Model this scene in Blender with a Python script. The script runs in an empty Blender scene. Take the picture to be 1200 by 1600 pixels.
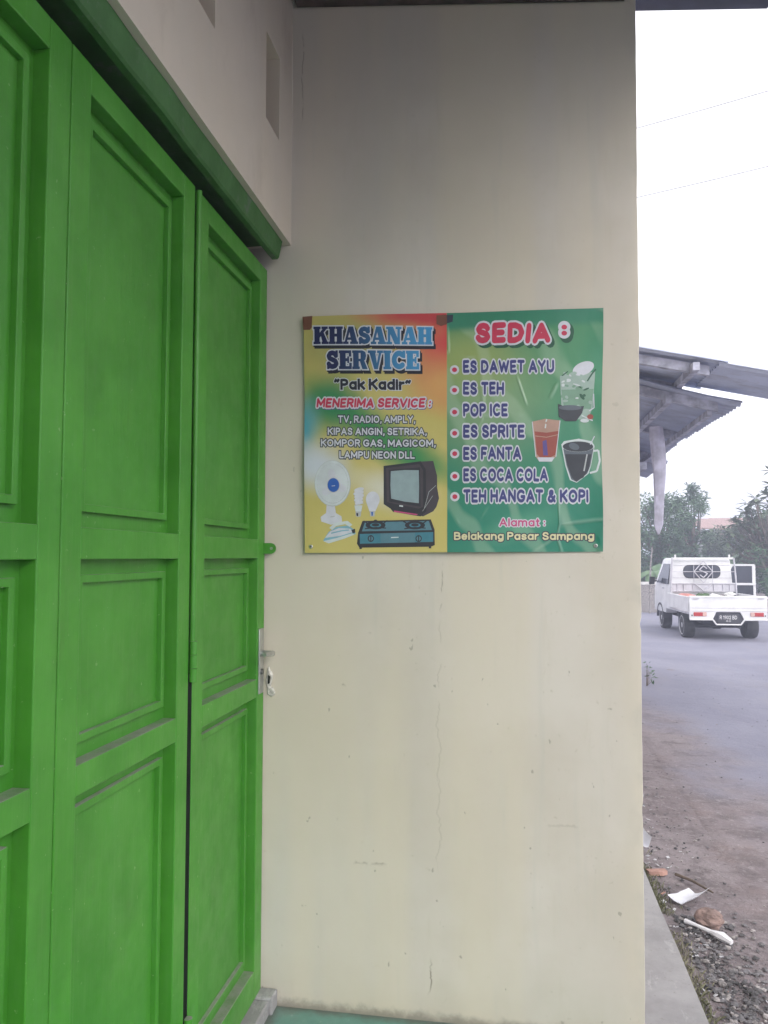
import bpy, bmesh, math, random
from mathutils import Vector, Matrix, noise as mnoise
R = math.radians
random.seed(7)
sc = bpy.context.scene
COL = sc.collection

# ------------------------------------------------------------------ camera
cam_d = bpy.data.cameras.new('camera')
cam = bpy.data.objects.new('camera', cam_d); COL.objects.link(cam)
cam_d.sensor_fit = 'VERTICAL'; cam_d.sensor_height = 36.0; cam_d.lens = 27.0
cam_d.clip_start = 0.05; cam_d.clip_end = 2000
cam.location = (0, 0, 1.46)
cam.rotation_euler = (R(90 + 3.338), 0, R(9.4))
sc.camera = cam

# ------------------------------------------------------------------ sky, sun, exposure
SUN_EL, SUN_ROT = R(32), R(138)
w = bpy.data.worlds.new('World'); sc.world = w; w.use_nodes = True
wn = w.node_tree.nodes; bg = wn['Background']
sky = wn.new('ShaderNodeTexSky'); sky.sky_type = 'NISHITA'; sky.sun_disc = False
sky.sun_elevation = SUN_EL; sky.sun_rotation = SUN_ROT
sky.air_density = 1.0; sky.dust_density = 4.0; sky.ozone_density = 1.0
hs_ = wn.new('ShaderNodeHueSaturation'); hs_.inputs['Saturation'].default_value = 0.18; hs_.inputs['Value'].default_value = 1.0
w.node_tree.links.new(sky.outputs[0], hs_.inputs['Color'])
mx_ = wn.new('ShaderNodeMix'); mx_.data_type = 'RGBA'; mx_.inputs[0].default_value = 0.6; mx_.inputs[7].default_value = (7.4, 7.3, 7.7, 1)   # thin even cloud over the clear sky
w.node_tree.links.new(hs_.outputs[0], mx_.inputs[6])
w.node_tree.links.new(mx_.outputs[2], bg.inputs[0]); bg.inputs[1].default_value = 0.15
sd = bpy.data.lights.new('sun', 'SUN'); sun = bpy.data.objects.new('sun', sd); COL.objects.link(sun)
sd.energy = 0.5;  sd.angle = R(40); sd.color = (1.0, 0.93, 0.84)
sv = Vector((math.sin(SUN_ROT)*math.cos(SUN_EL), math.cos(SUN_ROT)*math.cos(SUN_EL), math.sin(SUN_EL)))
sun.rotation_euler = sv.to_track_quat('Z', 'Y').to_euler(); sun.location = sv*20
sc.view_settings.view_transform = 'Standard'; sc.view_settings.look = 'None'
sc.view_settings.exposure = 1.0; sc.view_settings.gamma = 1.0
sc.cycles.use_denoising = True
sc.cycles.max_bounces = 8; sc.cycles.diffuse_bounces = 5
sc.cycles.sample_clamp_indirect = 8
sc.render.filter_size = 2.0

# ------------------------------------------------------------------ materials
class NT:
    def __init__(s, name):
        s.m = bpy.data.materials.new(name); s.m.use_nodes = True
        s.n = s.m.node_tree.nodes; s.l = s.m.node_tree.links
        s.b = s.n['Principled BSDF']
    def node(s, t, ins=None, **kw):
        n = s.n.new(t)
        for k, v in kw.items(): setattr(n, k, v)
        for k, v in (ins or {}).items(): s.put(n, k, v)
        return n
    def put(s, n, k, v):
        if hasattr(v, 'is_output'): s.l.new(v, n.inputs[k])
        elif isinstance(v, bpy.types.Node): s.l.new(v.outputs[0], n.inputs[k])
        else: n.inputs[k].default_value = v
    def coord(s): return s.node('ShaderNodeTexCoord').outputs['Object']
    def noise(s, scale, detail=4, rough=0.55, vec=None, dist=0.0):
        n = s.node('ShaderNodeTexNoise', {'Scale': scale, 'Detail': detail, 'Roughness': rough, 'Distortion': dist})
        s.l.new(vec if vec is not None else s.coord(), n.inputs['Vector'])
        return n.outputs['Fac']
    def scaled(s, v, loc=(0, 0, 0)):
        n = s.node('ShaderNodeMapping', {'Scale': v, 'Location': loc}); s.l.new(s.coord(), n.inputs['Vector'])
        return n.outputs[0]
    def math(s, op, a, b=0.0, c=None, clamp=False):
        n = s.node('ShaderNodeMath', operation=op, use_clamp=clamp)
        s.put(n, 0, a); s.put(n, 1, b)
        if c is not None: s.put(n, 2, c)
        return n.outputs[0]
    def step(s, x, a, b, lo=0.0, hi=1.0):
        n = s.node('ShaderNodeMapRange', interpolation_type='SMOOTHSTEP')
        s.put(n, 'Value', x); s.put(n, 'From Min', a); s.put(n, 'From Max', b); s.put(n, 'To Min', lo); s.put(n, 'To Max', hi)
        return n.outputs[0]
    def mix(s, f, a, b):
        n = s.node('ShaderNodeMix', data_type='RGBA')
        for k, v in ((0, f), (6, a), (7, b)):
            if isinstance(v, (tuple, list)) and len(v) == 3: v = (*v, 1)
            s.put(n, k, v)
        return n.outputs[2]
    def xyz(s):
        n = s.node('ShaderNodeSeparateXYZ'); s.l.new(s.coord(), n.inputs[0]); return n.outputs
    def base(s, c, rough=0.6, **kw):
        if isinstance(c, (tuple, list)) and len(c) == 3: c = (*c, 1)
        s.put(s.b, 'Base Color', c); s.put(s.b, 'Roughness', rough)
        for k, v in kw.items(): s.put(s.b, k.replace('_', ' '), v)
        return s
    def bump(s, h, strength=0.3, dist=0.01):
        n = s.node('ShaderNodeBump', {'Strength': strength, 'Distance': dist}); s.put(n, 'Height', h)
        s.l.new(n.outputs[0], s.b.inputs['Normal']); return s

M = {}
def plain(name, c, rough=0.6, var=0.25, scale=8, **kw):
    t = NT(name); d = tuple(max(0, x*(1-var)) for x in c); e = tuple(min(1, x*(1+var)) for x in c)
    t.base(t.mix(t.step(t.noise(scale, 5), 0.3, 0.7), d, e), rough, **kw); M[name] = t.m; return t.m

def mk_wall(name, end):
    t = NT(name); o = t.xyz(); X, Y, Z = o[0], o[1], o[2]
    c = t.mix(t.step(t.noise(1.3, 5, 0.6), 0.35, 0.68), (0.515, 0.468, 0.405), (0.595, 0.55, 0.50))
    c = t.mix(t.math('MULTIPLY', t.step(t.noise(2.2, 6, 0.65, t.scaled((1, 1, 0.22), (3, 1, 2))), 0.48, 0.7), 0.5), c, (0.475, 0.465, 0.435))
    # dusty brush streaks and grime
    c = t.mix(t.math('MULTIPLY', t.step(t.noise(9, 5, 0.7, t.scaled((3, 1, 0.35))), 0.52, 0.8), 0.22), c, (0.42, 0.38, 0.29))
    c = t.mix(t.math('MULTIPLY', t.step(t.noise(55, 3, 0.6), 0.66, 0.76), 0.35), c, (0.36, 0.32, 0.25))
    # damp at the foot and shade painted in under the roof
    foot = t.math('MULTIPLY', t.step(t.math('ADD', Z, t.math('MULTIPLY', t.noise(7, 5), 0.22)), 0.32, 0.08), 0.35)
    c = t.mix(foot, c, (0.38, 0.355, 0.27))
    top_shade = t.math('MULTIPLY', t.step(t.math('ADD', Z, t.math('MULTIPLY', t.noise(3, 5), 0.9)), 2.6, 3.6), 0.10 if end else 0.0)
    c = t.mix(top_shade, c, (0.33, 0.285, 0.24))
    # old paint bands, water runs and pock marks
    c = t.mix(t.math('MULTIPLY', t.step(t.noise(3.1, 3, 0.5, t.scaled((1, 1, 0.08), (1.7, 0, 0))), 0.45, 0.62), 0.5), c, (0.60, 0.535, 0.42))
    c = t.mix(t.math('MULTIPLY', t.step(t.noise(10, 4, 0.65, t.scaled((1, 1, 0.06), (6.1, 0, 0))), 0.56, 0.70), 0.25), c, (0.44, 0.44, 0.40))
    pk = t.math('MULTIPLY', t.math('MAXIMUM', t.step(t.noise(26, 2, 0.5, t.scaled((1, 1, 0.8), (2, 7, 1))), 0.72, 0.75), t.step(t.noise(48, 2, 0.5, t.scaled((1, 1, 0.6), (9, 3, 4))), 0.725, 0.75)), t.step(Z, 2.3, 1.4))
    c = t.mix(t.math('MULTIPLY', pk, 0.5), c, (0.20, 0.19, 0.15))
    if end:
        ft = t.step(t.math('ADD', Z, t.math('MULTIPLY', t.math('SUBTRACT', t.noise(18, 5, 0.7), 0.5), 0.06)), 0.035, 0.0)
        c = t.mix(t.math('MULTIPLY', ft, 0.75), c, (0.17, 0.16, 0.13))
        ed = t.step(t.math('ADD', t.math('SUBTRACT', X, t.math('MULTIPLY', Z, 0.0098)), t.math('MULTIPLY', t.math('SUBTRACT', t.noise(9, 5, 0.7), 0.5), 0.10)), 0.33, 0.40)
        c = t.mix(t.math('MULTIPLY', ed, t.step(t.noise(5, 4), 0.45, 0.6, 0.0, 0.4)), c, (0.40, 0.385, 0.34))
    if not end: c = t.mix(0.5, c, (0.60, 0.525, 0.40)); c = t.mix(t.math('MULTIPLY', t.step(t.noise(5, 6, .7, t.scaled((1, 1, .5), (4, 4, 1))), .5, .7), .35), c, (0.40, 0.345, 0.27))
    h = t.math('ADD', t.math('MULTIPLY', t.noise(38, 6, 0.65), 0.35), t.math('MULTIPLY', t.noise(4, 3), 1.0))
    h = t.math('SUBTRACT', h, t.math('MULTIPLY', pk, 0.6))
    if end:
        def crack(x0, z0, z1, wob, wd, seed, k):
            global _c
            nz = t.noise(6, 6, 0.7, t.scaled((0.05, 0.05, 1.0), (seed, seed*2, seed*0.3)))
            xx = t.math('SUBTRACT', X, t.math('ADD', t.math('MULTIPLY', t.math('SUBTRACT', nz, 0.5), wob), x0))
            line = t.step(t.math('ABSOLUTE', xx), wd, wd*0.25)
            zm = t.math('MULTIPLY', t.step(Z, z0, z0+0.05), t.step(Z, z1, z1-0.05))
            brk = t.step(t.noise(14, 3, 0.6, t.scaled((0.2, 0.2, 1), (seed*3, 0, 1))), 0.38, 0.5)
            return t.math('MULTIPLY', t.math('MULTIPLY', line, zm), t.math('MULTIPLY', brk, k))
        for a in ((-0.225, 1.27, 1.46, 0.06, 0.003, 1.7, 0.55), (-0.235, 0.45, 1.27, 0.10, 0.003, 4.1, 0.22),
                  (-0.27, 0.07, 0.20, 0.08, 0.004, 8.3, 0.7), (-0.70, 2.95, 3.3, 0.04, 0.003, 5.5, 0.5)):
            cr = crack(*a); c = t.mix(cr, c, (0.20, 0.175, 0.135)); h = t.math('SUBTRACT', h, t.math('MULTIPLY', cr, 0.8))
        # horizontal scuffs
        for (x0, x1, z0, k) in ((-0.52, -0.40, 0.47, 0.5), (-0.56, -0.535, 1.04, 0.8), (-0.47, -0.45, 1.21, 0.5), (0.10, 0.2, 0.62, 0.25)):
            nz = t.noise(22, 5, 0.7, t.scaled((1, 1, 1), (z0*7, 0, 0)))
            s_ = t.step(t.math('ABSOLUTE', t.math('SUBTRACT', Z, t.math('ADD', z0, t.math('MULTIPLY', t.math('SUBTRACT', nz, 0.5), 0.05)))), 0.006, 0.001)
            s_ = t.math('MULTIPLY', s_, t.math('MULTIPLY', t.step(X, x0, x0+0.01), t.step(X, x1, x1-0.01)))
            c = t.mix(t.math('MULTIPLY', s_, t.math('MULTIPLY', t.step(nz, 0.4, 0.6), k)), c, (0.22, 0.19, 0.15))
    t.base(c, 0.85); t.bump(h, 0.28, 0.003); M[name] = t.m

mk_wall('cream_wall', True); mk_wall('cream_side_wall', False)

def mk_green(name, bright=1.0):
    t = NT(name)
    c = t.mix(t.step(t.noise(5, 5, 0.6), 0.3, 0.72), (0.040*bright, 0.205*bright, 0.014), (0.060*bright, 0.258*bright, 0.024))
    c = t.mix(t.math('MULTIPLY', t.step(t.noise(30, 5, 0.7, t.scaled((1, 1, 0.15))), 0.5, 0.8), 0.3), c, (0.085, 0.255, 0.06))
    c = t.mix(t.math('MULTIPLY', t.step(t.noise(70, 3, 0.6), 0.69, 0.74), 0.45), c, (0.30, 0.42, 0.22))
    g = t.node('ShaderNodeNewGeometry'); s = t.node('ShaderNodeSeparateXYZ'); t.l.new(g.outputs['True Normal'], s.inputs[0])
    dust = t.math('MULTIPLY', t.step(s.outputs[2], 0.5, 0.9), t.step(t.noise(11, 5, 0.7), 0.3, 0.6, 0.35, 0.95))
    c = t.mix(dust, c, (0.27, 0.265, 0.245))
    c = t.mix(t.math('MULTIPLY', t.step(t.noise(6, 6, 0.72, t.scaled((1, 1.6, 0.5), (3, 1, 0))), 0.52, 0.72), 0.30), c, (0.045, 0.13, 0.02))
    c = t.mix(t.math('MULTIPLY', t.step(t.noise(90, 4, 0.65, t.scaled((1, 1, 0.05), (0, 2, 5))), 0.5, 0.8), 0.25), c, (0.11, 0.29, 0.06))
    z = t.xyz()[2]
    low = t.math('MULTIPLY', t.step(t.math('ADD', z, t.math('MULTIPLY', t.noise(9, 5), 0.3)), 0.42, 0.12), 0.35)
    c = t.mix(low, c, (0.14, 0.22, 0.09))
    t.base(c, t.step(t.noise(14, 4), 0.3, 0.7, 0.36, 0.52), Specular_IOR_Level=0.42); t.bump(t.math('ADD', t.noise(45, 5, 0.6, t.scaled((1, 1, 0.3))), t.math('MULTIPLY', t.noise(130, 3, 0.6, t.scaled((1, 1, 0.04))), 0.5)), 0.35, 0.002); M[name] = t.m
mk_green('green_paint'); mk_green('green_panel_paint', 0.95)

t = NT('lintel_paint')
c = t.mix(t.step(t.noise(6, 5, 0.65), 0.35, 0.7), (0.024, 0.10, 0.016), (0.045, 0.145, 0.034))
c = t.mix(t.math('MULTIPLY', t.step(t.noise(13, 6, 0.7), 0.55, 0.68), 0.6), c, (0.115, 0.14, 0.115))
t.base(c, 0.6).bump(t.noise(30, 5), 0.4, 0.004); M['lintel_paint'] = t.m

plain('plaster_raw', (0.44, 0.425, 0.38), 0.95, 0.3, 90)
plain('gap_dark', (0.010, 0.012, 0.010), 0.95, Specular_IOR_Level=0.05)
plain('steel', (0.5, 0.51, 0.5), 0.35, 0.12, 40, Metallic=0.85)
plain('steel_dark', (0.18, 0.18, 0.18), 0.4, 0.2, 40, Metallic=0.8)
plain('wood_dark', (0.06, 0.04, 0.035), 0.75, 0.4, 12)
plain('roof_metal', (0.055, 0.065, 0.12), 0.55, 0.3, 6)
plain('wood_grey', (0.38, 0.39, 0.47), 0.8, 0.35, 10)
plain('brick_brown', (0.18, 0.10, 0.085), 0.85, 0.3, 5)

t = NT('concrete')
c = t.mix(t.step(t.noise(4, 6, 0.65), 0.3, 0.7), (0.235, 0.23, 0.235), (0.33, 0.325, 0.33))
c = t.mix(t.math('MULTIPLY', t.step(t.noise(9, 5, 0.7, t.scaled((1, 0.4, 1), (4, 2, 0))), 0.58, 0.66), 0.5), c, (0.43, 0.425, 0.43))
c = t.mix(t.math('MULTIPLY', t.step(t.noise(60, 3), 0.62, 0.72), 0.5), c, (0.2, 0.19, 0.18))
t.base(c, 0.9).bump(t.noise(40, 6, 0.7), 0.6, 0.004); M['concrete'] = t.m

t = NT('teal_floor')
c = t.mix(t.step(t.noise(7, 5, 0.65), 0.3, 0.7), (0.10, 0.24, 0.20), (0.15, 0.31, 0.265))
c = t.mix(t.math('MULTIPLY', t.step(t.noise(40, 4, 0.7), 0.62, 0.72), 0.6), c, (0.36, 0.42, 0.38))
c = t.mix(t.math('MULTIPLY', t.step(t.noise(5, 6, 0.7, t.scaled((1, 1, 1), (7, 3, 0))), 0.5, 0.7), 0.4), c, (0.16, 0.17, 0.14))
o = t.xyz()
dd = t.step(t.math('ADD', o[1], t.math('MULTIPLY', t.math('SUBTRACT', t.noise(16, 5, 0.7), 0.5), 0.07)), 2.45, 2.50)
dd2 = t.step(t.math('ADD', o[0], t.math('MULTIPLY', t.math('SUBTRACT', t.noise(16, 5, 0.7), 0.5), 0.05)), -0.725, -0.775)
c = t.mix(t.math('MULTIPLY', t.math('MAXIMUM', dd, dd2), 0.8), c, (0.11, 0.11, 0.095))  # dirt and painted contact shadow along the wall foot and threshold
t.base(c, 0.5).bump(t.noise(25, 5), 0.2, 0.003); M['teal_floor'] = t.m

def dirt_nodes(t):
    c = t.mix(t.step(t.noise(1.2, 6, 0.62), 0.32, 0.68), (0.195, 0.162, 0.168), (0.275, 0.238, 0.245))
    c = t.mix(t.math('MULTIPLY', t.step(t.noise(5, 7, 0.7), 0.45, 0.66), 0.8), c, (0.125, 0.105, 0.108))
    c = t.mix(t.math('MULTIPLY', t.step(t.noise(2.4, 4, 0.6, t.scaled((1, 1, 1), (5, 9, 0))), 0.52, 0.72), 0.5), c, (0.27, 0.205, 0.195))
    c = t.mix(t.math('MULTIPLY', t.step(t.noise(45, 5, 0.7), 0.58, 0.68), 0.6), c, (0.37, 0.34, 0.345))
    c = t.mix(t.math('MULTIPLY', t.step(t.noise(33, 4, 0.7, t.scaled((1, 1, 1), (2, 6, 0))), 0.62, 0.7), 0.55), c, (0.10, 0.085, 0.08))
    c = t.mix(t.math('MULTIPLY', t.step(t.noise(13, 6, 0.75, t.scaled((1, 1, 1), (8, 1, 0))), 0.54, 0.64), 0.55), c, (0.34, 0.305, 0.31))
    c = t.mix(t.math('MULTIPLY', t.step(t.noise(19, 5, 0.7, t.scaled((1, 1, 1), (3, 13, 0))), 0.60, 0.68), 0.65), c, (0.095, 0.08, 0.08))
    return c
t = NT('dirt'); t.base(dirt_nodes(t), 0.95)
t.bump(t.math('ADD', t.noise(9, 7, 0.7), t.math('MULTIPLY', t.noise(50, 5, 0.7), 0.35)), 0.9, 0.03); M['dirt'] = t.m
t = NT('asphalt'); o = t.xyz()
c = t.mix(t.step(t.noise(0.7, 6, 0.6), 0.3, 0.7), (0.205, 0.205, 0.265), (0.265, 0.262, 0.325))
c = t.mix(t.math('MULTIPLY', t.step(t.noise(60, 4, 0.7), 0.5, 0.75), 0.4), c, (0.36, 0.355, 0.40))
c = t.mix(t.math('MULTIPLY', t.step(t.noise(16, 4, 0.65, t.scaled((0.6, 2.2, 1), (3, 0, 0))), 0.66, 0.71), 0.4), c, (0.10, 0.095, 0.11))
c = t.mix(t.math('MULTIPLY', t.step(t.noise(1.4, 5, 0.6, t.scaled((0.5, 1.8, 1), (9, 4, 0))), 0.6, 0.72), 0.35), c, (0.17, 0.165, 0.185))
edge = t.math('ADD', o[0], t.math('MULTIPLY', t.math('SUBTRACT', t.noise(0.9, 6, 0.6), 0.5), 2.0))
edge = t.math('ADD', edge, t.math('MULTIPLY', t.math('SUBTRACT', o[1], 7.5), 0.10))
c = t.mix(t.step(edge, 1.9, 1.0), c, dirt_nodes(t))
c = t.mix(t.math('MULTIPLY', t.step(t.noise(34, 3, 0.6, t.scaled((.7, 1.4, 1), (1, 8, 0))), 0.68, 0.72), 0.6), c, (0.075, 0.07, 0.08))
c = t.mix(t.math('MULTIPLY', t.step(t.noise(2.2, 6, 0.7, t.scaled((1.4, .35, 1), (4, 2, 0))), 0.5, 0.7), 0.35), c, (0.27, 0.25, 0.265))
t.base(c, 0.9).bump(t.math('ADD', t.noise(9, 6, 0.7), t.math('MULTIPLY', t.noise(70, 5, 0.7), 0.4)), 0.8, 0.02); M['asphalt'] = t.m

def mk_leaf(name, a, b, trans=0.25):
    t = NT(name); t.base(t.mix(t.step(t.noise(1.6, 4, 0.7), 0.35, 0.65), a, b), 0.55); M[name] = t.m
mk_leaf('leaf_dark', (0.04, 0.10, 0.045), (0.10, 0.18, 0.085))
mk_leaf('leaf_olive', (0.06, 0.10, 0.05), (0.125, 0.165, 0.09))
mk_leaf('leaf_banana', (0.06, 0.125, 0.05), (0.11, 0.19, 0.08))
mk_leaf('leaf_bush', (0.04, 0.11, 0.05), (0.09, 0.18, 0.08))
mk_leaf('grass_blade', (0.12, 0.125, 0.06), (0.20, 0.19, 0.115))
plain('bark', (0.16, 0.13, 0.11), 0.9, 0.3, 9)
plain('cloth_grey', (0.52, 0.51, 0.61), 0.85, 0.2, 10)
plain('tin_sheet', (0.30, 0.35, 0.49), 0.5, 0.35, 3, Metallic=0.2)
plain('tin_sheet_light', (0.42, 0.48, 0.66), 0.5, 0.3, 3, Metallic=0.2)
for nm, base_, dk in (('tin_sheet', (0.46, 0.50, 0.63), (0.22, 0.21, 0.24)), ('tin_sheet_light', (0.56, 0.61, 0.76), (0.28, 0.27, 0.30))):
    t = NT(nm); c = t.mix(t.step(t.noise(2.5, 5, .6), .3, .7), tuple(x*.75 for x in base_), base_)
    c = t.mix(t.math('MULTIPLY', t.step(t.noise(4, 6, .72, t.scaled((.4, 2.2, 1))), .5, .72), .7), c, dk)
    c = t.mix(t.math('MULTIPLY', t.step(t.noise(7, 5, .7, t.scaled((.6, 1.5, 1), (4, 4, 4))), .6, .72), .45), c, (0.19, 0.12, 0.09))
    t.base(c, .55, Metallic=.1); M[nm] = t.m
plain('roof_tile', (0.38, 0.26, 0.245), 0.8, 0.25, 14)
plain('house_wall', (0.42, 0.42, 0.46), 0.85, 0.15, 5)
plain('house_dark', (0.03, 0.035, 0.05), 0.7, 0.3, 5)
plain('white_wall', (0.62, 0.6, 0.58), 0.8, 0.2, 6)
plain('truck_white', (0.72, 0.72, 0.72), 0.3, 0.10, 3, **{'Coat_Weight': 0.3})
plain('truck_grey', (0.50, 0.49, 0.53), 0.5, 0.15, 6)
plain('truck_under', (0.035, 0.035, 0.045), 0.8, 0.3, 6)
plain('glass_dark', (0.05, 0.055, 0.075), 0.12, 0.1, 4)
plain('rubber', (0.03, 0.03, 0.035), 0.85, 0.25, 20)
plain('rim_silver', (0.42, 0.42, 0.44), 0.4, 0.15, 20, Metallic=0.6)
plain('lamp_red', (0.42, 0.03, 0.03), 0.25, 0.1, 30)
plain('lamp_clear', (0.62, 0.42, 0.36), 0.25, 0.1, 30)
plain('plate_black', (0.035, 0.035, 0.045), 0.5, 0.1, 20)
plain('letter_white', (0.7, 0.7, 0.7), 0.5, 0.05, 20)
plain('sack_red', (0.50, 0.21, 0.18), 0.75, 0.2, 8)
plain('pack_white', (0.66, 0.65, 0.62), 0.7, 0.12, 14)
plain('veg_green', (0.06, 0.12, 0.035), 0.7, 0.4, 14)
plain('paper', (0.66, 0.67, 0.72), 0.7, 0.08, 12)
plain('plastic_white', (0.72, 0.72, 0.74), 0.4, 0.06, 20)
plain('tile_orange', (0.40, 0.235, 0.19), 0.85, 0.2, 30)
plain('stone_brown', (0.235, 0.165, 0.145), 0.9, 0.35, 22)
plain('scrap', (0.48, 0.48, 0.50), 0.8, 0.2, 30)
plain('rubble', (0.12, 0.115, 0.12), 0.9, 0.6, 9)
plain('rubble_light', (0.27, 0.25, 0.245), 0.9, 0.5, 30)
plain('wire', (0.42, 0.42, 0.45), 0.6, 0.1, 5)
plain('twig', (0.13, 0.10, 0.08), 0.9, 0.3, 9)

# ------------------------------------------------------------------ mesh helpers
class MB:
    def __init__(s): s.v = []; s.f = []; s.mi = []; s.cur = 0
    def add(s, vs, fs, mi=None):
        k = len(s.v); s.v += [tuple(p) for p in vs]
        for f in fs: s.f.append(tuple(i+k for i in f)); s.mi.append(s.cur if mi is None else mi)
    def box(s, a, b, mi=None):
        (x0, y0, z0), (x1, y1, z1) = a, b
        s.add([(x0,y0,z0),(x1,y0,z0),(x1,y1,z0),(x0,y1,z0),(x0,y0,z1),(x1,y0,z1),(x1,y1,z1),(x0,y1,z1)],
              [(0,3,2,1),(4,5,6,7),(0,1,5,4),(1,2,6,5),(2,3,7,6),(3,0,4,7)], mi); return s
    def tube(s, pts, rad, n=8, mi=None, caps=True):
        pts = [Vector(p) for p in pts]; rad = rad if isinstance(rad, (list, tuple)) else [rad]*len(pts)
        vs = []; fs = []; ref = None
        for i, p in enumerate(pts):
            d = (pts[min(i+1, len(pts)-1)] - pts[max(i-1, 0)]).normalized()
            if ref is None: ref = Vector((0,0,1)) if abs(d.z) < .9 else Vector((1,0,0))
            a = d.cross(ref).normalized(); b = d.cross(a).normalized(); ref = -b if False else ref
            for k in range(n):
                an = 2*math.pi*k/n; vs.append(p + (a*math.cos(an) + b*math.sin(an))*rad[i])
        for i in range(len(pts)-1):
            for k in range(n):
                fs.append((i*n+k, i*n+(k+1) % n, (i+1)*n+(k+1) % n, (i+1)*n+k))
        if caps: fs.append(tuple(range(n))[::-1]); fs.append(tuple((len(pts)-1)*n+k for k in range(n)))
        s.add(vs, fs, mi); return s
    def prism(s, poly, axis, a, b, mi=None):
        # polygon in the two other axes, extruded along axis from a to b
        def P(p, h):
            if axis == 'x': return (h, p[0], p[1])
            if axis == 'y': return (p[0], h, p[1])
            return (p[0], p[1], h)
        n = len(poly); vs = [P(p, a) for p in poly] + [P(p, b) for p in poly]
        fs = [tuple(range(n))[::-1], tuple(range(n, 2*n))] + [(i, (i+1) % n, n+(i+1) % n, n+i) for i in range(n)]
        s.add(vs, fs, mi); return s
    def build(s, name, mats, parent=None, bevel=0.0, smooth=False, loc=None):
        me = bpy.data.meshes.new(name); me.from_pydata(s.v, [], s.f)
        for m in (mats if isinstance(mats, (list, tuple)) else [mats]): me.materials.append(M[m] if isinstance(m, str) else m)
        me.polygons.foreach_set('material_index', s.mi)
        bm = bmesh.new(); bm.from_mesh(me); bmesh.ops.recalc_face_normals(bm, faces=bm.faces)
        if bevel:
            bmesh.ops.bevel(bm, geom=[e for e in bm.edges if len(e.link_faces) == 2 and e.calc_face_angle(0) > 0.6], offset=bevel, segments=2, affect='EDGES', profile=0.5)
        if smooth:
            for f in bm.faces: f.smooth = True
        bm.to_mesh(me); bm.free(); me.update()
        if smooth: 
            try: me.set_sharp_from_angle(angle=R(40))
            except Exception: pass
        o = bpy.data.objects.new(name, me); COL.objects.link(o)
        if parent: o.parent = parent
        if loc: o.location = loc
        return o
def tag(o, label=None, cat=None, group=None, kind=None):
    if label: o['label'] = label
    if cat: o['category'] = cat
    if group: o['group'] = group
    if kind: o['kind'] = kind
    return o
def empty(name, loc, label, cat, group=None, rz=0):
    o = bpy.data.objects.new(name, None); COL.objects.link(o); o.location = loc; o.rotation_euler = (0, 0, rz)
    o.empty_display_size = 0.1; return tag(o, label, cat, group)
def box(name, a, b, mat, parent=None, bevel=0.0): return MB().box(a, b).build(name, mat, parent, bevel)
def nz(*p): return mnoise.noise(Vector(p))

# ------------------------------------------------------------------ ground
GZ = -0.15
def gz(x, y):
    t = min(1, max(0, (x-0.6)/3.0)); t = t*t*(3-2*t)
    near = max(0, 1-math.hypot(x-1, y-4)/14)
    return -0.15 - 0.08*t + near*(0.018*nz(x*1.3, y*1.3, 0) + 0.008*nz(x*5, y*5, 3))
def axis(lo, hi, c0, c1, fine, grow=1.25):
    out = []; v = c0
    while v < c1: out.append(v); v += fine
    d = fine
    while v < hi: out.append(v); d *= grow; v += d
    out.append(hi); v = c0; d = fine; left = []
    while True:
        d *= grow; v -= d
        if v <= lo: break
        left.append(v)
    return [lo] + left[::-1] + out
def sheet(name, xs, ys, zf, mat, wob=None):
    m = MB(); vs = []; n = len(xs)
    for j, y in enumerate(ys):
        for i, x in enumerate(xs):
            xx = x + (wob(i, y) if wob else 0); vs.append((xx, y, zf(xx, y)))
    fs = [(j*n+i, j*n+i+1, (j+1)*n+i+1, (j+1)*n+i) for j in range(len(ys)-1) for i in range(n-1)]
    m.add(vs, fs); return m.build(name, mat, smooth=True)
g = sheet('ground', axis(-200, 200, 0.3, 4.0, 0.06), axis(-60, 300, 2.0, 9.0, 0.08), gz, 'dirt'); tag(g, 'brown earth verge beside the road', 'ground', kind='structure')
rd = sheet('road', axis(0.98, 7.6, 1.0, 4.0, 0.07, 1.3), axis(-50, 295, 2.0, 9.0, 0.09), lambda x, y: gz(x, y)+(0.005 if x > 1.12 else -0.02), 'asphalt',
           wob=lambda i, y: 0.06*nz(i*0.3, y*1.7, 9) if i < 3 else 0); tag(rd, 'worn grey asphalt road with dusty edge', 'road', kind='structure')
pl = MB(); N = 60
for i in range(N):
    y0 = -4.5 + 19.0*i/N; y1 = -4.5 + 19.0*(i+1)/N
    e0 = 0.60 + 0.012*nz(y0*2.2, 1, 0); e1 = 0.60 + 0.012*nz(y1*2.2, 1, 0)
    pl.add([(-1.0,y0,-.005),(e0,y0,-.005),(e1,y1,-.005),(-1.0,y1,-.005),(e0+.02,y0,-.4),(e1+.02,y1,-.4)], [(0,1,2,3),(1,4,5,2)])
tag(pl.build('pavement', 'concrete'), 'grey concrete plinth edge along the wall', 'pavement', kind='structure')
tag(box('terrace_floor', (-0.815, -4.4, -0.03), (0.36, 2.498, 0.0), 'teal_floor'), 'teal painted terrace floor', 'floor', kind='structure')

# ------------------------------------------------------------------ shop building
shop = empty('shop_building', (-0.8, 2.5, 0), 'cream plastered shop with green folding doors under a low roof', 'building')
SX, SY, SZ = 0.8, -2.5, 0   # parts are modelled in world coordinates
def sp(o, p=None):
    if p is None: o.parent = shop; o.matrix_parent_inverse = Matrix.Translation((-shop.location.x, -shop.location.y, 0))
    else: o.parent = p
    return o
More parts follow.
